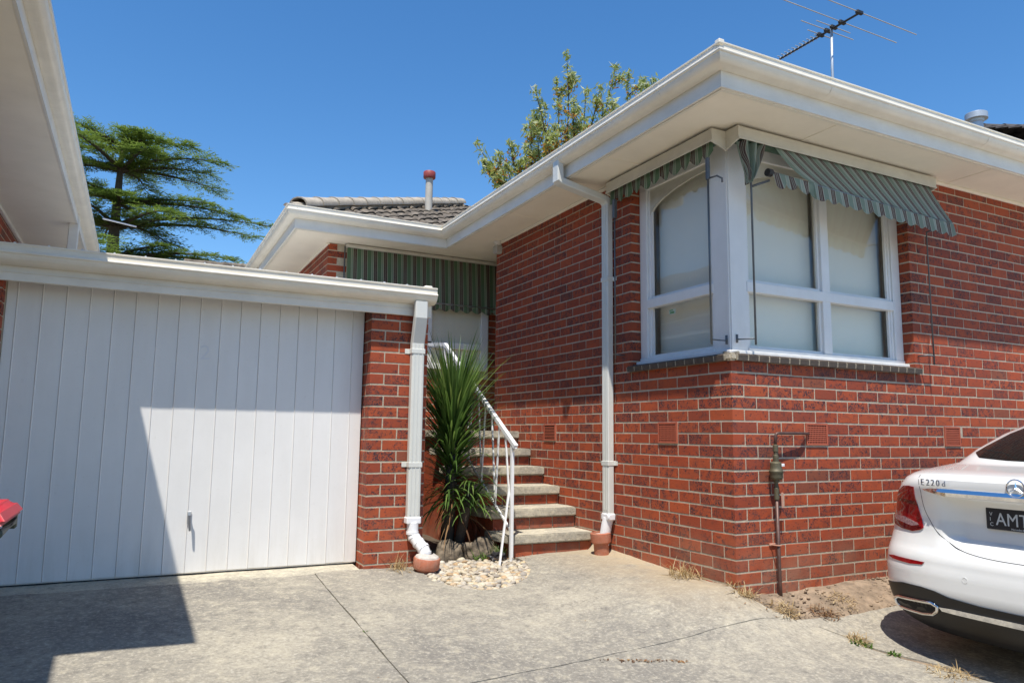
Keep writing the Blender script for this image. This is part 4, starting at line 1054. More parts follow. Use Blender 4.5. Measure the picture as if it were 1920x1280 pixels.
# wheel arches
for i, x in enumerate((1.02, 3.95)):
    c = MB(); c.tube([(x, -1.3, .33), (x, 1.3, .33)], .37, 40); co_ = MB(); co_.v = [(p[0]+CO.x, p[1]+CO.y, p[2]+CO.z) for p in c.v]; co_.f = c.f; co_.m = c.m
    ct = co_.build('cutter', M['carblack'], car); md = body.modifiers.new('arch', 'BOOLEAN'); md.operation = 'DIFFERENCE'; md.object = ct; md.solver = 'EXACT'
    bpy.context.view_layer.update(); me = bpy.data.meshes.new_from_object(body.evaluated_get(bpy.context.evaluated_depsgraph_get()))
    body.modifiers.clear(); body.data = me; bpy.data.objects.remove(ct)
smooth_by_angle(body.data, 40)
for x in (1.02, 3.95):
    for s in (-1, 1):
        c = CO+Vector((x, s*.80, .33)); wq = MB(); wq.lathe(c, [(.20,-.10),(.30,-.115),(.328,-.09),(.332,0),(.328,.09),(.30,.115),(.22,.10)], 36, (0, s, 0)); wh = wq.build('wheel', M['tyre'], car, auto=40)
        q = MB(); q.lathe(c, [(.215,.105),(.21,.08),(.06,.07),(.05,.10),(0,.105)], 30, (0, s, 0))
        for k in range(10):
            a = k*math.pi/5; q.tube([c+Vector((.04*math.cos(a), s*.10, .04*math.sin(a))), c+Vector((.21*math.cos(a), s*.105, .21*math.sin(a)))], .018, 6)
        q.build('rim', M['alu'], wh, auto=40)
    q = MB(); q.box(CO.x+x-.38, CO.x+x+.38, CO.y-.62, CO.y+.62, CO.z+.22, CO.z+.70); q.build('wheel_well', M['carblack'], car)
def on_car(name, poly, m, off=.004, res=.022, parent=None, mirror=False, depth=.012):
    """panel that follows the car's rear skin inside a (y, z) outline"""
    out = []
    for sgn in ((1, -1) if mirror else (1,)):
        pts = []
        for i in range(len(poly)):
            a, b = Vector(poly[i]), Vector(poly[(i+1)%len(poly)]); k = max(1, int((b-a).length/res))
            pts += [a+(b-a)*q/k for q in range(k)]
        nb = len(pts); bp = [(p.x, p.y) for p in pts]
        for y in np.arange(min(p[0] for p in bp), max(p[0] for p in bp), res):
            for z in np.arange(min(p[1] for p in bp), max(p[1] for p in bp), res):
                if inpoly(y, z, bp): pts.append(Vector((y+.3*res*random.random(), z+.3*res*random.random())))
        v2, e2, f2, _, _, _ = delaunay_2d_cdt(pts, [(i, (i+1)%nb) for i in range(nb)], [], 0, 1e-6)
        f2 = [f for f in f2 if inpoly(sum(v2[i].x for i in f)/3, sum(v2[i].y for i in f)/3, bp)]
        V = []
        for p in v2:
            y = max(-.99*float(np.interp(p.y, ZS, WW)), min(.99*float(np.interp(p.y, ZS, WW)), p.x))
            q = Vector((car_S(y, p.y), y, p.y))+car_N(y, p.y)*off; V.append(Vector((q.x, q.y*sgn, q.z))+CO)
        B = MB(); B.add(V, f2); cnt = {}
        for f in f2:
            for i in range(3): e = tuple(sorted((f[i], f[(i+1)%3]))); cnt[e] = cnt.get(e, 0)+1
        for (a, b), k in cnt.items():
            if k == 1: B.add([V[a], V[b], V[b]+Vector((depth,0,0)), V[a]+Vector((depth,0,0))], [(0,1,2,3)])
        out.append(B.build(name, m, parent or car, auto=45))
    return out
def catmull(p, k=6):
    q = [Vector(x) for x in p]; q = [q[0]*2-q[1]]+q+[q[-1]*2-q[-2]]; out = []
    for i in range(1, len(q)-2):
        for j in range(k):
            t = j/k; a, b, c, d = q[i-1], q[i], q[i+1], q[i+2]
            out.append(tuple(.5*((2*b)+(c-a)*t+(2*a-5*b+4*c-d)*t*t+(3*b-a-3*c+d)*t**3)))
    return out+[tuple(q[-2])]
def car_line(name, pts, r, m, off=.0, parent=None, mirror=False, closed=False):
    for sgn in ((1, -1) if mirror else (1,)):
        P = []
        if not closed: pts = catmull(pts)
        for i in range(len(pts)-(0 if closed else 1)):
            a, b = Vector(pts[i]), Vector(pts[(i+1)%len(pts)]); k = max(1, int((b-a).length/.03))
            for q in range(k): P.append(a+(b-a)*q/k)
        P.append(Vector(pts[0] if closed else pts[-1]))
        Q = []
        for p in P:
            q = Vector((car_S(p.x, p.y), p.x, p.y))+car_N(p.x, p.y)*off; Q.append(Vector((q.x, q.y*sgn, q.z))+CO)
        B = MB(); B.tube(Q, r, 8); o = B.build(name, m, parent or car, smooth=True)
    return o
lamps = on_car('tail_lamp', [(.600,1.028),(.604,.961),(.590,.892),(.560,.785),(.578,.771),(.640,.755),(.73,.760),(.83,.778),(.875,.805),(.868,.84),(.835,.905),(.775,.985),(.70,1.026),(.64,1.032)], M['lampred'], .006, .02, None, True)
on_car('lamp_lens', [(.85,.832),(.80,.836),(.717,.837),(.607,.809),(.592,.798),(.642,.786),(.739,.800),(.83,.812)], M['lampclear'], .0085, .02, lamps[0])
on_car('lamp_lens', [(.61,.795),(.575,.785),(.582,.777),(.64,.762),(.73,.767),(.83,.785),(.86,.805),(.83,.805),(.739,.792),(.642,.779)], M['lampdark'], .008, .02, lamps[0])
on_car('lamp_lens', [(.605,.94),(.60,.915),(.70,.925),(.80,.93),(.79,.945),(.70,.943)], M['lampdark'], .008, .02, lamps[0])
on_car('reflector', [(.845,.583),(.771,.594),(.522,.592),(.538,.574),(.631,.566),(.781,.571)], M['lampred'], .005, .02, None, True)
q = MB(); NC = 48; sec = []
for i in range(NC+1):
    y = -.548+1.096*i/NC; k = min(1, (.548-abs(y))/.16); xb = float(np.interp(1.01, ZS, XRR))+.42*(1-(1-(abs(y)/.81)**3.2)**(1/3.2))
    zt_, zb__ = 1.024+.006*k, 1.014-.026*k; d_ = .004+.016*k
    sec.append([CO+Vector((xb+.02, y, zt_)), CO+Vector((xb-d_*.5, y, zt_)), CO+Vector((xb-d_, y, (zt_+zb__)/2)), CO+Vector((xb-d_*.4, y, zb__)), CO+Vector((xb+.03, y, zb__))])
q.add([p for r__ in sec for p in r__], [(i*5+j, i*5+j+1, (i+1)*5+j+1, (i+1)*5+j) for i in range(NC) for j in range(4)]); q.build('chrome_strip', M['chrome'], car, auto=30)
car_line('boot_gap', [(.575,1.10),(.552,1.015),(.548,.896),(.47,.774),(.345,.700),(.20,.668),(0,.660),(-.20,.668),(-.345,.700),(-.47,.774),(-.548,.896),(-.552,1.015),(-.575,1.10)], .0032, M['carblack'], -.0022)
val = on_car('valance_and_shade', [(.905,.41),(.813,.425),(.684,.445),(.55,.446),(.455,.438),(.371,.418),(.197,.405),(0,.402),(-.197,.405),(-.371,.418),(-.455,.438),(-.55,.446),(-.684,.445),(-.813,.425),(-.905,.41),(-.88,.30),(-.83,.20),(-.6,.18),(0,.179),(.6,.18),(.83,.20),(.88,.30)], M['carblack'], .007, .03)  # black trim, run lower to paint the shade under the body too
for s in (1, -1):
    ring = [(.800,.328),(.745,.350),(.49,.366),(.455,.352),(.462,.325),(.50,.300),(.58,.286),(.77,.282),(.805,.30)]
    ring = [(y*s, z) for y, z in ring]
    ex = car_line('exhaust_trim', ring, .011, M['chrome'], .012, closed=True)
    on_car('exhaust_opening', [(.785,.322),(.745,.338),(.50,.352),(.475,.345),(.48,.328),(.51,.312),(.58,.300),(.765,.296)] if s == 1 else [(-.785,.322),(-.745,.338),(-.50,.352),(-.475,.345),(-.48,.328),(-.51,.312),(-.58,.300),(-.765,.296)][::-1], M['dark'], .007, .025, ex)
on_car('chrome_strip', [(.445,.352),(.36,.358),(0,.36),(-.36,.358),(-.445,.352),(-.43,.332),(-.36,.330),(0,.328),(.36,.330),(.43,.332)], M['chrome'], .014, .03, None, False, .015)
on_car('rear_window', [(.50,1.205),(.30,1.193),(0,1.188),(-.30,1.193),(-.50,1.205),(-.575,1.235),(-.50,1.36),(-.44,1.44),(-.20,1.452),(0,1.455),(.20,1.452),(.44,1.44),(.50,1.36),(.575,1.235)], M['carglass'], .004, .04)
q = MB(); 
for s in (1, -1):
    pts = [(.95,.70,1.20),(1.35,.60,1.42),(2.2,.60,1.42),(2.85,.70,1.18),(2.9,.72,1.14),(1.0,.73,1.14)]
    sw_ = MB(); sw_.add([CO+Vector((x, s*(float(np.interp(z, ZS, WW))+.004), z)) for x, y, z in pts], [tuple(range(6))]); sw_.build('side_window', M['carglass'], car)
y = .268; z = .531; p = Vector((car_S(y, z), y, z))+CO
q = MB(); q.lathe(p+car_N(y, z)*.0, [(.0165,-.004),(.0165,.0012),(.0150,.0016),(.0150,.0004),(0,.0004)], 24, car_N(y, z)); q.build('parking_sensor', M['carpaint'], car, auto=30)
# number plate, badge, emblem
px_ = car_S(0, .885)-.012
q = MB(); q.bbox(CO.x+px_, CO.x+px_+.012, CO.y-.19, CO.y+.19, CO.z+.822, CO.z+.942, .004); plate = q.build('number_plate', M['plate'], car)
text_mesh('plate_letters', 'AMT', .098, M['plateletter'], plate, Matrix.Translation((CO.x+px_-.0015, CO.y+.135, CO.z+.848)) @ FX @ Matrix.Diagonal((.86, 1, 1, 1)), .001, 1.02)
for i, ch in enumerate('VIC'): text_mesh('plate_letters', ch, .028, M['plateletter'], plate, Matrix.Translation((CO.x+px_-.0015, CO.y+.168, CO.z+.897-.028*i)) @ FX, .0006)
text_mesh('plate_letters', 'Mercedes-Benz', .014, M['plateletter'], plate, Matrix.Translation((CO.x+px_-.0015, CO.y+.055, CO.z+.828)) @ FX, .0006)
sx_ = 0
adv = [('E', .530), ('2', .490), ('2', .456), ('0', .422), ('d', .383)]
for ch, y in adv:
    xx = car_S(y-.012, 1.055); ny = car_N(y-.012, 1.055); yaw = math.atan2(ny.y, -ny.x)
    text_mesh('badge_letter', ch, .052 if ch != 'd' else .046, M['badge'], car, Matrix.Translation((CO.x+xx-.014, CO.y+y, CO.z+1.044)) @ Matrix.Rotation(-yaw, 4, 'Z') @ FX, .003)
zc = 1.060; xc = car_S(-.02, zc)-.008; ec = CO+Vector((xc, -.03, zc))
q = MB(); K = 32; q.tube([ec+Vector((0, .046*math.cos(2*math.pi*i/K), .046*math.sin(2*math.pi*i/K))) for i in range(K+1)], .0045, 8)
for k in range(3):
    a = math.pi/2+k*2*math.pi/3; tip = Vector((0, math.cos(a), math.sin(a))); sd_ = Vector((0, -math.sin(a), math.cos(a)))
    q.add([ec+tip*.045, ec+sd_*.008-tip*.003, ec-sd_*.008-tip*.003, ec+Vector((-.008,0,0)), ec+Vector((.004,0,0))], [(0,1,3),(0,3,2),(0,4,1),(0,2,4)])
q.build('emblem', M['chrome'], car)

# ------------------------------------------------------------------ bin at the left edge
bn = empty('wheelie_bin', (-4.44, -.72, h(-4.4, -.7)), 'dark green wheelie bin with a red lid at the left edge', 'bin')
zb = h(-4.4, -.7); bm = bmesh.new(); bmesh.ops.create_cube(bm, size=1)
for v in bm.verts:
    k = .80 if v.co.z < 0 else 1; v.co = Vector((-4.45+.50*v.co.x*k, -.72+.46*v.co.y*k, zb+.06+.80*(v.co.z+.5)))
bmesh.ops.bevel(bm, geom=bm.edges[:], offset=.03, segments=3, affect='EDGES'); q = MB(); q.bm(bm); q.build('body', M['binbody'], bn, auto=40)
q = MB(); q.bbox(-4.72, -4.185, -.965, -.475, zb+.82, zb+.855, .012); q.build('rim', M['binbody'], bn)
bm = bmesh.new(); bmesh.ops.create_cube(bm, size=1)
for v in bm.verts:
    k = .86 if v.co.z > 0 else 1; v.co = Vector((-4.405+.57*v.co.x*k, -.72+.51*v.co.y*k, zb+.857+.055*(v.co.z+.5)))
bmesh.ops.bevel(bm, geom=bm.edges[:], offset=.018, segments=3, affect='EDGES'); q = MB(); q.bm(bm); q.build('lid', M['binlid'], bn, auto=40)
q = MB(); q.tube([(-4.16, -.93, zb+.83), (-4.145, -.93, zb+.83), (-4.145, -.51, zb+.83), (-4.16, -.51, zb+.83)], .016, 10); q.bbox(-4.19, -4.145, -.95, -.92, zb+.80, zb+.86, .006); q.bbox(-4.19, -4.145, -.52, -.49, zb+.80, zb+.86, .006); q.build('handle', M['binbody'], bn)
for y in (-.92, -.52):
    q = MB(); q.lathe((-4.24, y, zb+.10), [(0,-.025),(.09,-.025),(.10,-.015),(.10,.015),(.09,.025),(0,.025)], 24, (0,1,0)); q.build('wheel', M['tyre'], bn, auto=40)

# ------------------------------------------------------------------ roof furniture
fl = empty('flue_pipe', (-.05, 6.2, 4.3), 'pale flue pipe with a red cowl above the tiled hip', 'flue')
q = MB(); q.tube([(-.05, 6.2, 4.25), (-.05, 6.2, 4.90)], .055, 18); q.build('pipe', M['flue'], fl, auto=40)
q = MB(); q.lathe((-.05, 6.2, 4.87), [(.05,0),(.085,0),(.092,.01),(.092,.095),(.085,.105),(0,.105)], 20); q.build('cowl', M['redcap'], fl, auto=40)
fl2 = empty('flue_pipe', (4.6, .82, 4.1), 'galvanised flue with a round cap at the right edge of the roof', 'flue')
q = MB(); q.tube([(4.6, .82, 3.95), (4.6, .82, 4.66)], .065, 20); q.build('pipe', M['zinc'], fl2, auto=40)
q = MB(); q.lathe((4.6, .82, 4.655), [(.06,-.01),(.075,.0),(.080,.028),(.116,.030),(.116,.095),(.114,.098),(0,.100)], 28); q.build('cap', M['zinc'], fl2, auto=30)
an = empty('television_aerial', (3.335, 1.70, 4.5), 'television aerial on a thin mast above the corner window eave', 'aerial')
AX, AZ = 3.345, 5.9
q = MB(); q.tube([(3.335, 1.70, 4.4), (3.325, 1.70, 5.4), (3.345, 1.70, 5.93)], .016, 8); q.build('mast', M['zinc'], an, smooth=True)
q = MB(); q.tube([(AX, 1.30, AZ), (AX, 2.50, AZ)], .013, 6); q.build('boom', M['black'], an)
for y, l in ((1.317, 1.02), (1.551, .98), (1.67, .29), (1.755, .45), (1.86, .22)):
    q = MB(); q.tube([(AX-l, y, AZ+.012), (AX+l, y, AZ+.012)], .0055, 6); el = q.build('element', M['flue'], an)
    q = MB(); q.bbox(AX-.05, AX+.05, y-.02, y+.02, AZ-.012, AZ+.028, .005); q.build('insulator', M['black'], el)
for i in range(11):
    y = 1.90+i*.058; q = MB(); q.bbox(AX-.06, AX+.06, y-.006, y+.006, AZ+.012, AZ+.022, .002); q.bbox(AX-.02, AX+.02, y-.01, y+.01, AZ-.005, AZ+.014, .002); q.build('element', M['zinc'], an)

# ------------------------------------------------------------------ far roofs
def far_house(name, c, u, ln, run_, pitch, zr, m, label):
    """gable-like tiled roof: ridge centre c along unit u, slope towards the camera"""
    root = empty(name, (c[0], c[1], 0), label, 'house'); c = Vector(c); u = Vector(u).normalized(); n_ = Vector((u.y, -u.x, 0))
    if n_.dot(CAM-c) < 0: n_ = -n_
    w_ = MB(); pts = [c+u*s*ln*.96+n_*k*run_*.9 for s, k in ((-1,1),(1,1),(1,-1),(-1,-1))]; zb_ = zr-run_*pitch
    w_.add([(p.x, p.y, -.9) for p in pts]+[(p.x, p.y, zb_+.1) for p in pts], [(0,1,5,4),(1,2,6,5),(2,3,7,6),(3,0,4,7)]); w_.build('wall', M['mortar'], root)
    V = []; F = []; k = int(run_/.3); nx = int(2*ln/.08)
    for side in (1, -1):
        for r in range(k):
            a = r*.3; b = a+.31; base = len(V)
            for i in range(nx+1):
                s = -ln+2*ln*i/nx; bump = .02*math.sin(2*math.pi*s/.3)
                p0 = c+u*s+n_*side*a; p1 = c+u*s+n_*side*b
                V += [(p0.x, p0.y, zr-a*pitch+bump), (p1.x, p1.y, zr-b*pitch+bump+.03), (p1.x, p1.y, zr-b*pitch+bump-.01)]
            for i in range(nx): q_ = base+3*i; F += [(q_, q_+1, q_+4, q_+3), (q_+1, q_+2, q_+5, q_+4)]
    t = MB(); t.add(V, F); rr = t.build('roof', m, root, recalc=False)
    d = 0
    while d < 2*ln:
        p = c+u*(-ln+d); o = bpy.data.objects.new('ridge_cap', fm[m.name]); col.objects.link(o); o.parent = rr; o.location = Vector((p.x, p.y, zr-.01+.0))-wloc(rr); o.rotation_euler = (random.uniform(-.02,.02), 0, math.atan2(u.y, u.x)-math.pi/2); d += .37
    return root
fm = {}
for key, mm in (('darktile', M['darktile']), ('cap', M['tile'])):
    me = cm.copy(); me.materials.clear(); me.materials.append(mm); fm[mm.name] = me
far_house('tiled_house', (-2.1, 12.3, 0), (1, -.12, 0), 1.0, 2.2, .45, 4.50, M['tile'], 'brown tiled roof peeping over the garage below the cedar')
far_house('tiled_house', (11.35, 2.27, 0), (.89, -.45, 0), 2.8, 2.4, .42, 6.50, M['darktile'], 'dark tiled roof just above the gutter at the right edge')

# ------------------------------------------------------------------ planting helpers
def leaves_obj(name, V, F, A, m, parent=None, smooth=False):
    o = wloc(parent) if parent else Vector((0,0,0))
    arr = np.array(V, dtype=np.float32)-np.array(o, dtype=np.float32)
    me = bpy.data.meshes.new(name); me.from_pydata(arr.tolist(), [], F); me.materials.append(m)
    me.attributes.new('rnd', 'FLOAT', 'POINT').data.foreach_set('value', A)
    if smooth: me.polygons.foreach_set('use_smooth', [True]*len(F))
    ob = bpy.data.objects.new(name, me); col.objects.link(ob); ob.parent = parent; return ob
class Leaves:
    def __init__(s): s.V = []; s.F = []; s.A = []
    def strip(s, pts, w, side, r):
        """tapering blade along pts"""
        b = len(s.V); n = len(pts)
        for i, p in enumerate(pts):
            t = i/(n-1); ww = w*(.55+.45*min(1, t*6))*max(.04, 1-t**2.2)
            s.V += [tuple(p-side*ww), tuple(p+side*ww)]; s.A += [r, r]
        s.F += [(b+2*i, b+2*i+1, b+2*i+3, b+2*i+2) for i in range(n-1)]
    def quad(s, c, a, bvec, r):
        b = len(s.V); s.V += [tuple(c-a*.5-bvec*.15), tuple(c-bvec*.5), tuple(c+a*.5), tuple(c+bvec*.5)]; s.A += [r]*4; s.F.append((b, b+1, b+2, b+3))
def rvec(): 
    while True:
        v = Vector((random.uniform(-1,1), random.uniform(-1,1), random.uniform(-1,1)))
        if .05 < v.length < 1: return v.normalized()
def blade(L, base, d, length, w, droop, r, n=6):
    pts = []; p = Vector(base); d = Vector(d).normalized(); st_ = length/(n-1)
    side = d.cross(Vector((0,0,1)))
    if side.length < .1: side = Vector((1,0,0))
    side.normalize()
    for i in range(n):
        pts.append(p.copy()); p = p+d*st_; d = (d+Vector((0,0,-droop*st_*(i+1)))).normalized()
    L.strip(pts, w, side, r)

# strap-leaved shrub between the pier and the steps
random.seed(21)
sh = empty('strap_leaf_shrub', (-1.2, 2.3, -.05), 'spiky dark green strap leaved shrub between the garage pier and the handrail', 'shrub')
q = MB(); q.tube([(-1.22, 2.32, -.1), (-1.2, 2.30, .5), (-1.19, 2.28, 1.15)], [.07, .055, .03], 9); q.tube([(-1.16, 2.25, -.1), (-1.10, 2.18, .35), (-1.06, 2.14, .62)], [.05, .045, .025], 9); q.build('stem', M['bark'], sh, smooth=True)
L1, L2 = Leaves(), Leaves()
for i in range(520):
    t = random.random()**.8; z0 = .42+.80*t; a = random.uniform(0, 2*math.pi)
    up_ = -.05+1.8*t+random.uniform(-.25,.25)
    d = Vector((math.cos(a), math.sin(a), up_)); ln = random.uniform(.40, .66)*(1.0 if t > .35 else .88)
    blade(L1, (-1.195+.05*math.cos(a)+random.uniform(-.03,.03), 2.28+.05*math.sin(a), z0), d, ln, random.uniform(.009, .014), (.25 if t > .6 else .6)+random.uniform(0, .4), random.random()*.9+(.1 if t > .8 else 0))
for i in range(230):
    a = random.uniform(0, 2*math.pi); d = Vector((math.cos(a), math.sin(a), random.uniform(1.0, 4.5))); blade(L1, (-1.19, 2.28, 1.08+random.uniform(-.12,.12)), d, random.uniform(.60, .92), random.uniform(.010,.015), .22, .35+.65*random.random())
for i in range(90):
    a = random.uniform(0, 2*math.pi); d = Vector((math.cos(a), math.sin(a), random.uniform(-.2, .9))); blade(L1, (-1.06+.03*math.cos(a), 2.14+.03*math.sin(a), random.uniform(.35,.62)), d, random.uniform(.25, .45), random.uniform(.008,.012), 1.6, random.random())
for i in range(40):
    a = random.uniform(0, 2*math.pi); z0 = random.uniform(.32, .66); d = Vector((math.cos(a), math.sin(a), random.uniform(-1.2, -.1))); blade(L2, (-1.16+.05*math.cos(a), 2.25+.05*math.sin(a), z0), d, random.uniform(.3, .55), random.uniform(.007, .011), 1.4, random.random())
leaves_obj('foliage', L1.V, L1.F, L1.A, M['strap'], sh, True)['kind'] = 'stuff'
leaves_obj('dead_foliage', L2.V, L2.F, L2.A, M['brownleaf'], sh, True)['kind'] = 'stuff'

# boulders
def boulder(c, s, seed, label, grp='boulders at the foot of the shrub'):
    bm = bmesh.new(); bmesh.ops.create_icosphere(bm, subdivisions=4, radius=1)
    for v in bm.verts:
        p = v.co.copy(); k = 1+.38*noise.noise(p*1.3+Vector((seed,0,0)))+.16*noise.noise(p*3.0+Vector((0,seed,0)))+.03*noise.noise(p*9)
        v.co = Vector((c[0]+p.x*s[0]*k, c[1]+p.y*s[1]*k, c[2]+p.z*s[2]*k))
    q = MB(); q.bm(bm); o = q.build('boulder', M['rock'], None, smooth=True); tag(o, label, 'rock', grp)
boulder((-1.02, 2.03, .02), (.18, .12, .12), 3, 'mossy grey boulder beside the lowest concrete step')
boulder((-1.30, 2.10, .01), (.13, .11, .11), 8, 'upright brown boulder under the drooping shrub leaves')

# crumpled black plastic sheet
bm = bmesh.new(); bmesh.ops.create_icosphere(bm, subdivisions=3, radius=1)
for v in bm.verts:
    p = v.co.copy(); k = 1+.5*noise.noise(p*2.2+Vector((4,4,4)))+.25*noise.cell(p*4); v.co = Vector((-.965+p.x*.075*k, 1.80+p.y*.06*k, .005+p.z*.045*k))
q = MB(); q.bm(bm); tag(q.build('plastic_scrap', M['black'], None), 'crumpled black plastic scrap among weeds beside the bottom step', 'litter')

# pebbles
random.seed(5)
bed = [(-.80,1.60),(-.86,1.42),(-.93,1.27),(-1.04,1.12),(-1.16,1.02),(-1.30,.965),(-1.46,.975),(-1.58,1.05),(-1.67,1.18),(-1.73,1.42),(-1.70,1.80),(-1.25,1.98),(-.86,1.78)]
PV = []; PF = []; PA = []
ico = bmesh.new(); bmesh.ops.create_icosphere(ico, subdivisions=2, radius=1); iv = [v.co.copy() for v in ico.verts]; ifc = [[v.index for v in f.verts] for f in ico.faces]; ico.free()
placed = 0; tries = 0
while placed < 1500 and tries < 9000:
    tries += 1; x = random.uniform(-1.74, -.78); y = random.uniform(.95, 2.0)
    if not inpoly(x, y, bed): continue
    s = random.choice((.012, .015, .018, .022, .026, .032)); e = Vector((s*random.uniform(.9,1.5), s*random.uniform(.7,1.0), s*random.uniform(.45,.7)))
    if min(math.hypot(x-a[0], y-a[1]) for a in bed) < .012: continue
    rot = Matrix.Rotation(random.uniform(0, 6.28), 3, 'Z') @ Matrix.Rotation(random.gauss(0, .25), 3, 'X') @ Matrix.Rotation(random.gauss(0, .25), 3, 'Y')
    z = h(x, y)-.040+random.uniform(0, .020)+e.z*.4; sd_ = random.uniform(0, 99); b = len(PV); r = random.random()
    for v in iv:
        k = 1+.22*noise.noise(v*1.2+Vector((sd_,0,0))); p = rot @ Vector((v.x*e.x*k, v.y*e.y*k, v.z*e.z*k)); PV.append((x+p.x, y+p.y, z+p.z)); PA.append(r)
    PF += [tuple(b+i for i in f) for f in ifc]; placed += 1
pm = bpy.data.materials.new('river_pebble'); pm.use_nodes = True; n_ = pm.node_tree.nodes; l_ = pm.node_tree.links
at = n_.new('ShaderNodeAttribute'); at.attribute_name = 'rnd'
rp = ramp(n_, [(0,(.46,.39,.27)),(.16,(.58,.52,.40)),(.32,(.34,.30,.25)),(.45,(.58,.46,.28)),(.55,(.24,.215,.19)),(.68,(.54,.49,.40)),(.80,(.46,.30,.15)),(.90,(.17,.16,.155)),(1,(.62,.57,.47))])
l_.new(at.outputs['Fac'], rp.inputs[0]); g_ = n_.new('ShaderNodeNewGeometry'); nz = noise_n(n_, l_, g_.outputs['Position'], 70, 4)
l_.new(mixc(n_, l_, mrange(n_, l_, nz.outputs[0], .4, .7, 0, .4), rp.outputs[0], (.30,.25,.18)), n_['Principled BSDF'].inputs['Base Color']); n_['Principled BSDF'].inputs['Roughness'].default_value = .7
tag(leaves_obj('pebbles', PV, PF, PA, pm, None, True), 'cream and grey river pebbles filling the round bed beside the steps', 'pebbles', kind='stuff')

random.seed(9); CV = []; CF = []; CA = []
for i in range(420):
    x = random.uniform(.05, 2.2); y = random.uniform(-.36, -.01); s_ = random.choice((.004,.005,.006,.008,.012)); b = len(CV); sd_ = random.uniform(0, 99); r = random.random()
    for v in iv:
        k = 1+.35*noise.noise(v*1.4+Vector((sd_,0,0))); CV.append((x+v.x*s_*k*1.2, y+v.y*s_*k, h(x, y)-.018+v.z*s_*k*.7)); CA.append(r)
    CF += [tuple(b+j for j in f) for f in ifc]
tag(leaves_obj('soil_clods', CV, CF, CA, M['soil'], None, True), 'loose clods and grit on the bare soil by the wall', 'soil', kind='stuff')
# dry grass tufts, weeds and litter
def tuft(name, c, n, rad, ln, m, label, cat, grp, lean=.9, w=.0028, droop=2.5, flat=0):
    L = Leaves()
    for i in range(n):
        a = random.uniform(0, 6.28); rr = rad*math.sqrt(random.random()); x, y = c[0]+rr*math.cos(a), c[1]+rr*math.sin(a)
        d = Vector((random.gauss(0, lean), random.gauss(0, lean), abs(random.gauss(1, .5))*(1-flat)+.05)); blade(L, (x, y, h(x, y)-.005), d, ln*random.uniform(.5, 1.2), w*random.uniform(.7, 1.4), droop/ max(ln, .05)*.25*random.uniform(.5, 1.5), random.random(), 5)
    return tag(leaves_obj(name, L.V, L.F, L.A, m, None), label, cat, grp)
random.seed(11)
tuft('dry_grass', (-.10, .42), 130, .12, .15, M['straw'], 'straw coloured dry grass tuft against the left brick wall', 'grass tuft', 'dry grass tufts')
tuft('dry_grass', (.02, -.02), 170, .085, .11, M['straw'], 'bleached dry grass clump at the foot of the brick corner', 'grass tuft', 'dry grass tufts')
tuft('dry_grass', (-1.87, 1.68), 90, .07, .15, M['straw'], 'thin dry grass tuft between the garage pier and terracotta collar', 'grass tuft', 'dry grass tufts')
tuft('dry_grass', (.17, -.26), 150, .10, .07, M['straw'], 'flattened dry grass at the edge of the soil bed', 'grass tuft', 'dry grass tufts', 1.2, .003, 2, .6)
tuft('dry_grass', (.46, -.335), 130, .10, .06, M['brownleaf'], 'brown dead grass patch at the corner of the concrete path', 'grass tuft', 'dry grass tufts', 1.3, .003, 2, .7)
tuft('dry_grass', (.355, -.66), 120, .07, .07, M['straw'], 'dry grass in the joint beside the car shadow', 'grass tuft', 'dry grass tufts', 1.2, .0026, 2, .5)
tuft('dry_grass', (.42, -1.22), 200, .12, .07, M['straw'], 'dry grass by the concrete edge at the lower right', 'grass tuft', 'dry grass tufts', 1.3, .0026, 2, .6)
tuft('dry_grass', (.75, -.24), 110, .12, .05, M['straw'], 'sparse straw lying on the bare soil bed', 'grass tuft', 'dry grass tufts', 1.3, .0026, 2, .8)
tuft('weed', (-.93, 1.93), 70, .10, .13, M['weed'], 'green grassy weed beside the bottom concrete step', 'weed', 'green weeds', .6, .004, 2.0)
tuft('weed', (-1.08, 1.92), 50, .09, .09, M['weed'], 'low green weed in front of the boulders', 'weed', 'green weeds', .8, .005, 2.0)
tuft('weed', (.32, -.72), 45, .06, .035, M['weed'], 'small green weed in the slab joint left of the car shadow', 'weed', 'green weeds', 1.0, .006, 2.0)
tuft('weed', (.36, -.90), 40, .05, .03, M['weed'], 'tiny yellow green weed at the edge of the car shadow', 'weed', 'green weeds', 1.0, .006, 2.0)
tuft('weed', (JX, .36), 14, .018, .02, M['weed'], 'tiny green weed in the long driveway joint', 'weed', 'green weeds', .9, .003, 2.0)
L = Leaves()
for i in range(260):
    u_ = random.random()
    if u_ < .3: x, y = random.gauss(-.96, .10), random.gauss(1.72, .07)
    elif u_ < .55: t = random.random(); x, y = -1.44+.47*t+random.gauss(0, .01), -.45-.19*t+random.gauss(0, .012)
    elif u_ < .75: x, y = random.uniform(-.2, 1.6), random.uniform(-.32, -.03)
    else: x, y = random.uniform(-4, .2), random.uniform(-1, 1.6)
    s = random.uniform(.006, .018) if u_ < .75 else random.uniform(.004, .010); a = random.uniform(0, 6.28)
    z = h(x, y)+.006+(.01 if u_ < .3 else 0)
    L.quad(Vector((x, y, z)), Vector((math.cos(a), math.sin(a), random.gauss(0, .15)))*s*1.8, Vector((-math.sin(a), math.cos(a), random.gauss(0, .3)))*s*.6, random.random())
tag(leaves_obj('leaf_litter', L.V, L.F, L.A, M['brownleaf'], None), 'scattered dead leaves and twigs on the concrete', 'leaf litter', kind='stuff')
L = Leaves()
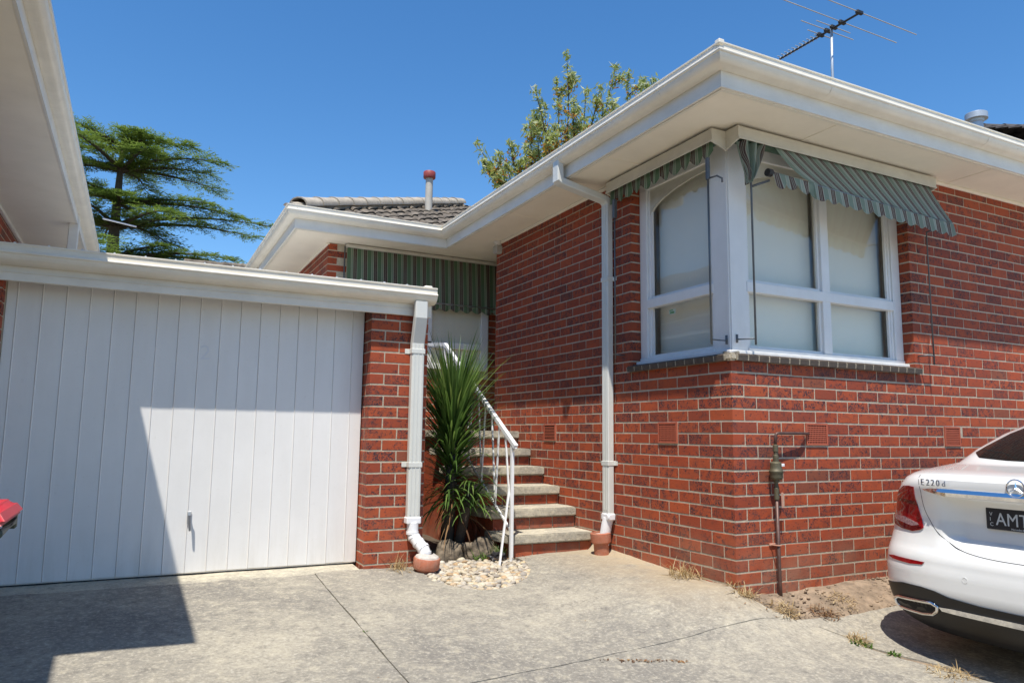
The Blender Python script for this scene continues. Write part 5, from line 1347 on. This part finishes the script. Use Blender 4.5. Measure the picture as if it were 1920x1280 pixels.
def seg(a, b): 
    a, b = Vector(a), Vector(b); s = (b-a).cross(Vector((0,0,1))).normalized()*.005
    k = len(L.V); L.V += [tuple(a-s), tuple(a+s), tuple(b+s), tuple(b-s)]; L.A += [.5]*4; L.F.append((k, k+1, k+2, k+3))

# ------------------------------------------------------------------ cedar
random.seed(3)
CX, CY, CH = -4.55, 17.2, 9.3
cr = empty('cedar_tree', (CX, CY, -.9), 'broad dark green cedar with layered flat branches behind the garage', 'tree')
q = MB(); q.tube([(CX, CY, -.9), (CX+.05, CY, 3), (CX-.05, CY, 6), (CX, CY, CH-.3)], [.34, .24, .13, .03], 12); tr = q.build('trunk', M['bark'], cr, smooth=True)
L = Leaves(); lb = MB()
for tier in range(9):
    z = 2.45+tier*.745+(.12 if tier % 2 else 0); f_h = (z-2.2)/(CH-2.2)
    reach = 4.9*(1-f_h)**.62+.80
    nb = 7
    for k in range(nb+1):
        a = 2*math.pi*k/nb+random.uniform(-.45, .45)+tier*.83; R_ = reach*random.choice((.5, .7, .85, 1.0, 1.12)); zk = z+random.uniform(-.06,.06)
        if k == nb: a = -.47+random.uniform(-.12, .12); R_ = (3.2, 3.4, 3.6, 3.5, 3.6, 4.1, 3.3, 2.8, 1.9)[tier]
        p = Vector((CX, CY, zk)); d = Vector((math.cos(a), math.sin(a), random.uniform(.10, .30))); pts = []
        ns = 13
        for i in range(ns):
            pts.append(p.copy()); p = p+d.normalized()*R_/ns; d.z -= .034; d.x += random.gauss(0, .04); d.y += random.gauss(0, .04)
        lb.tube(pts, [max(.010, .065*(1-i/ns)) for i in range(ns)], 5, cap=False)
        for i in range(1, ns):
            t = i/ns; o_ = pts[i]; fw_ = (pts[i]-pts[i-1]).normalized(); sd_ = fw_.cross(Vector((0,0,1))).normalized()
            for m_ in range(9):
                s = random.choice((-1, 1)); bl_ = (.22+.62*math.sin(math.pi*min(1, t*.93)))*random.uniform(.4, 1.1)*min(1, R_/2.2+.25)
                dv = (sd_*s*random.uniform(.35, 1.1)+fw_*random.uniform(.35, 1)+Vector((0,0,random.uniform(-.06,.14)))).normalized()
                sv = dv.cross(Vector((0,0,1))).normalized(); o2 = o_+rvec()*.05
                nn = 6
                for w_i in range(nn):
                    q_ = (w_i+.5)/nn; c = o2+dv*bl_*q_+Vector((0,0,-.13*q_*q_*bl_))
                    for sg in (-1, 1, random.choice((-1, 1))):
                        ax_ = (dv*.8+sv*sg*random.uniform(.3, 1.0)+Vector((0,0,random.uniform(-.28,.30)))).normalized()*random.uniform(.10, .19)
                        bx = ax_.cross(Vector((random.gauss(0,.5), random.gauss(0,.5), 1))).normalized()*random.uniform(.013, .026)
                        L.quad(c+ax_*.35, ax_, bx, min(1, max(0, random.gauss(.35+.5*q_, .18))))
lb.build('limbs', M['bark'], cr, smooth=True, recalc=False)
leaves_obj('crown', L.V, L.F, L.A, M['cedar'], cr)['kind'] = 'stuff'

# ------------------------------------------------------------------ flowering tree behind the roof
random.seed(12)
OX, OY = 3.9, 8.9
ot = empty('flowering_tree', (OX, OY, -.9), 'sparse tree with silvery leaves and orange blossom behind the roof', 'tree')
lb = MB(); L = Leaves(); FL = Leaves()
lb.tube([(OX, OY, -.9), (OX+.05, OY, 2.5), (OX-.05, OY, 4.6)], [.22, .17, .12], 9)
def clump(p, d, t, n, spread):
    """leaf sprays around a twig point; blossom sits on the older wood"""
    for _ in range(n):
        c = p+rvec()*random.uniform(.02, spread)
        if t < .80 and random.random() < .66*(1-.45*t):
            ax_ = (d*.2+rvec()+Vector((0,0,.2))).normalized()*random.uniform(.06, .12); FL.quad(c, ax_, ax_.cross(rvec()).normalized()*random.uniform(.03, .05), random.random())
        else:
            ax_ = (d*.6+rvec()*.9).normalized()*random.uniform(.10, .20); L.quad(c, ax_, ax_.cross(rvec()).normalized()*random.uniform(.022, .042), min(1, random.random()*.7+.3*t))
def limb(a, b, r, depth, leafy=.3):
    a, b = Vector(a), Vector(b); n = max(5, int((b-a).length/.16)); pts = []; arc = Vector((random.uniform(-.1,.1), random.uniform(-.1,.1), -.10))*(b-a).length
    w1, w2 = random.uniform(0, 6), random.uniform(0, 6); k = .05*(b-a).length**.5
    for i in range(n+1):
        t = i/n; pts.append(a.lerp(b, t)+arc*math.sin(math.pi*t)+Vector((math.sin(w1+t*7), math.sin(w2+t*6), 0))*k*t*(1-t)*3)
    lb.tube(pts, [max(.007, r*(1-.85*i/n)) for i in range(n+1)], 5, cap=False)
    for i in range(1, n+1):
        t = i/n; d = (pts[i]-pts[i-1]).normalized()
        if t > leafy: clump(pts[i], d, t, 17 if depth else 19, .13+.07*(1-t))
        if depth < 1 and t > leafy-.05 and random.random() < .42 and t < .93:
            s_ = rvec(); s_.z = abs(s_.z)*.9-.15; e_ = pts[i]+(d*.55+s_*.8).normalized()*random.uniform(.28, .62)*(1.15-.5*t); limb(pts[i], e_, .016, depth+1, .25)
    clump(b, (pts[-1]-pts[-2]).normalized(), 1, 12, .10)
targets = [(4.0, 8.91, 9.18), (3.93, 9.23, 8.76), (2.81, 8.13, 7.78), (3.22, 8.5, 7.69), (4.8, 8.22, 8.81), (4.27, 8.02, 8.13), (4.54, 7.42, 8.19), (5.33, 7.99, 8.54), (5.18, 7.43, 8.25), (4.54, 8.96, 8.53), (3.65, 8.06, 7.71), (3.35, 9.21, 7.83), (3.4, 9.65, 7.71), (3.03, 8.37, 6.9), (2.81, 9.25, 7.1), (2.83, 9.93, 6.97), (2.41, 9.99, 7.29), (2.38, 9.63, 6.78), (2.66, 9.54, 6.36), (2.58, 8.89, 6.43), (3.13, 9.13, 6.75), (3.68, 8.86, 7.47), (4.16, 9.22, 7.22), (3.2, 8.24, 6.46), (4.55, 8.36, 7.92), (4.25, 7.54, 7.63), (4.12, 8.51, 7.6), (4.28, 9.2, 7.72)]
for tx, ty, tz in targets:
    b0 = Vector((OX, OY, 4.5)).lerp(Vector((tx, ty, tz)), random.uniform(0, .12)); limb(b0, (tx, ty, tz), .045, 0, .36)
lb.build('trunk', M['bark'], ot, smooth=True, recalc=False)
leaves_obj('crown', L.V, L.F, L.A, M['oakleaf'], ot)['kind'] = 'stuff'
leaves_obj('blossom', FL.V, FL.F, FL.A, M['flower'], ot)['kind'] = 'stuff'
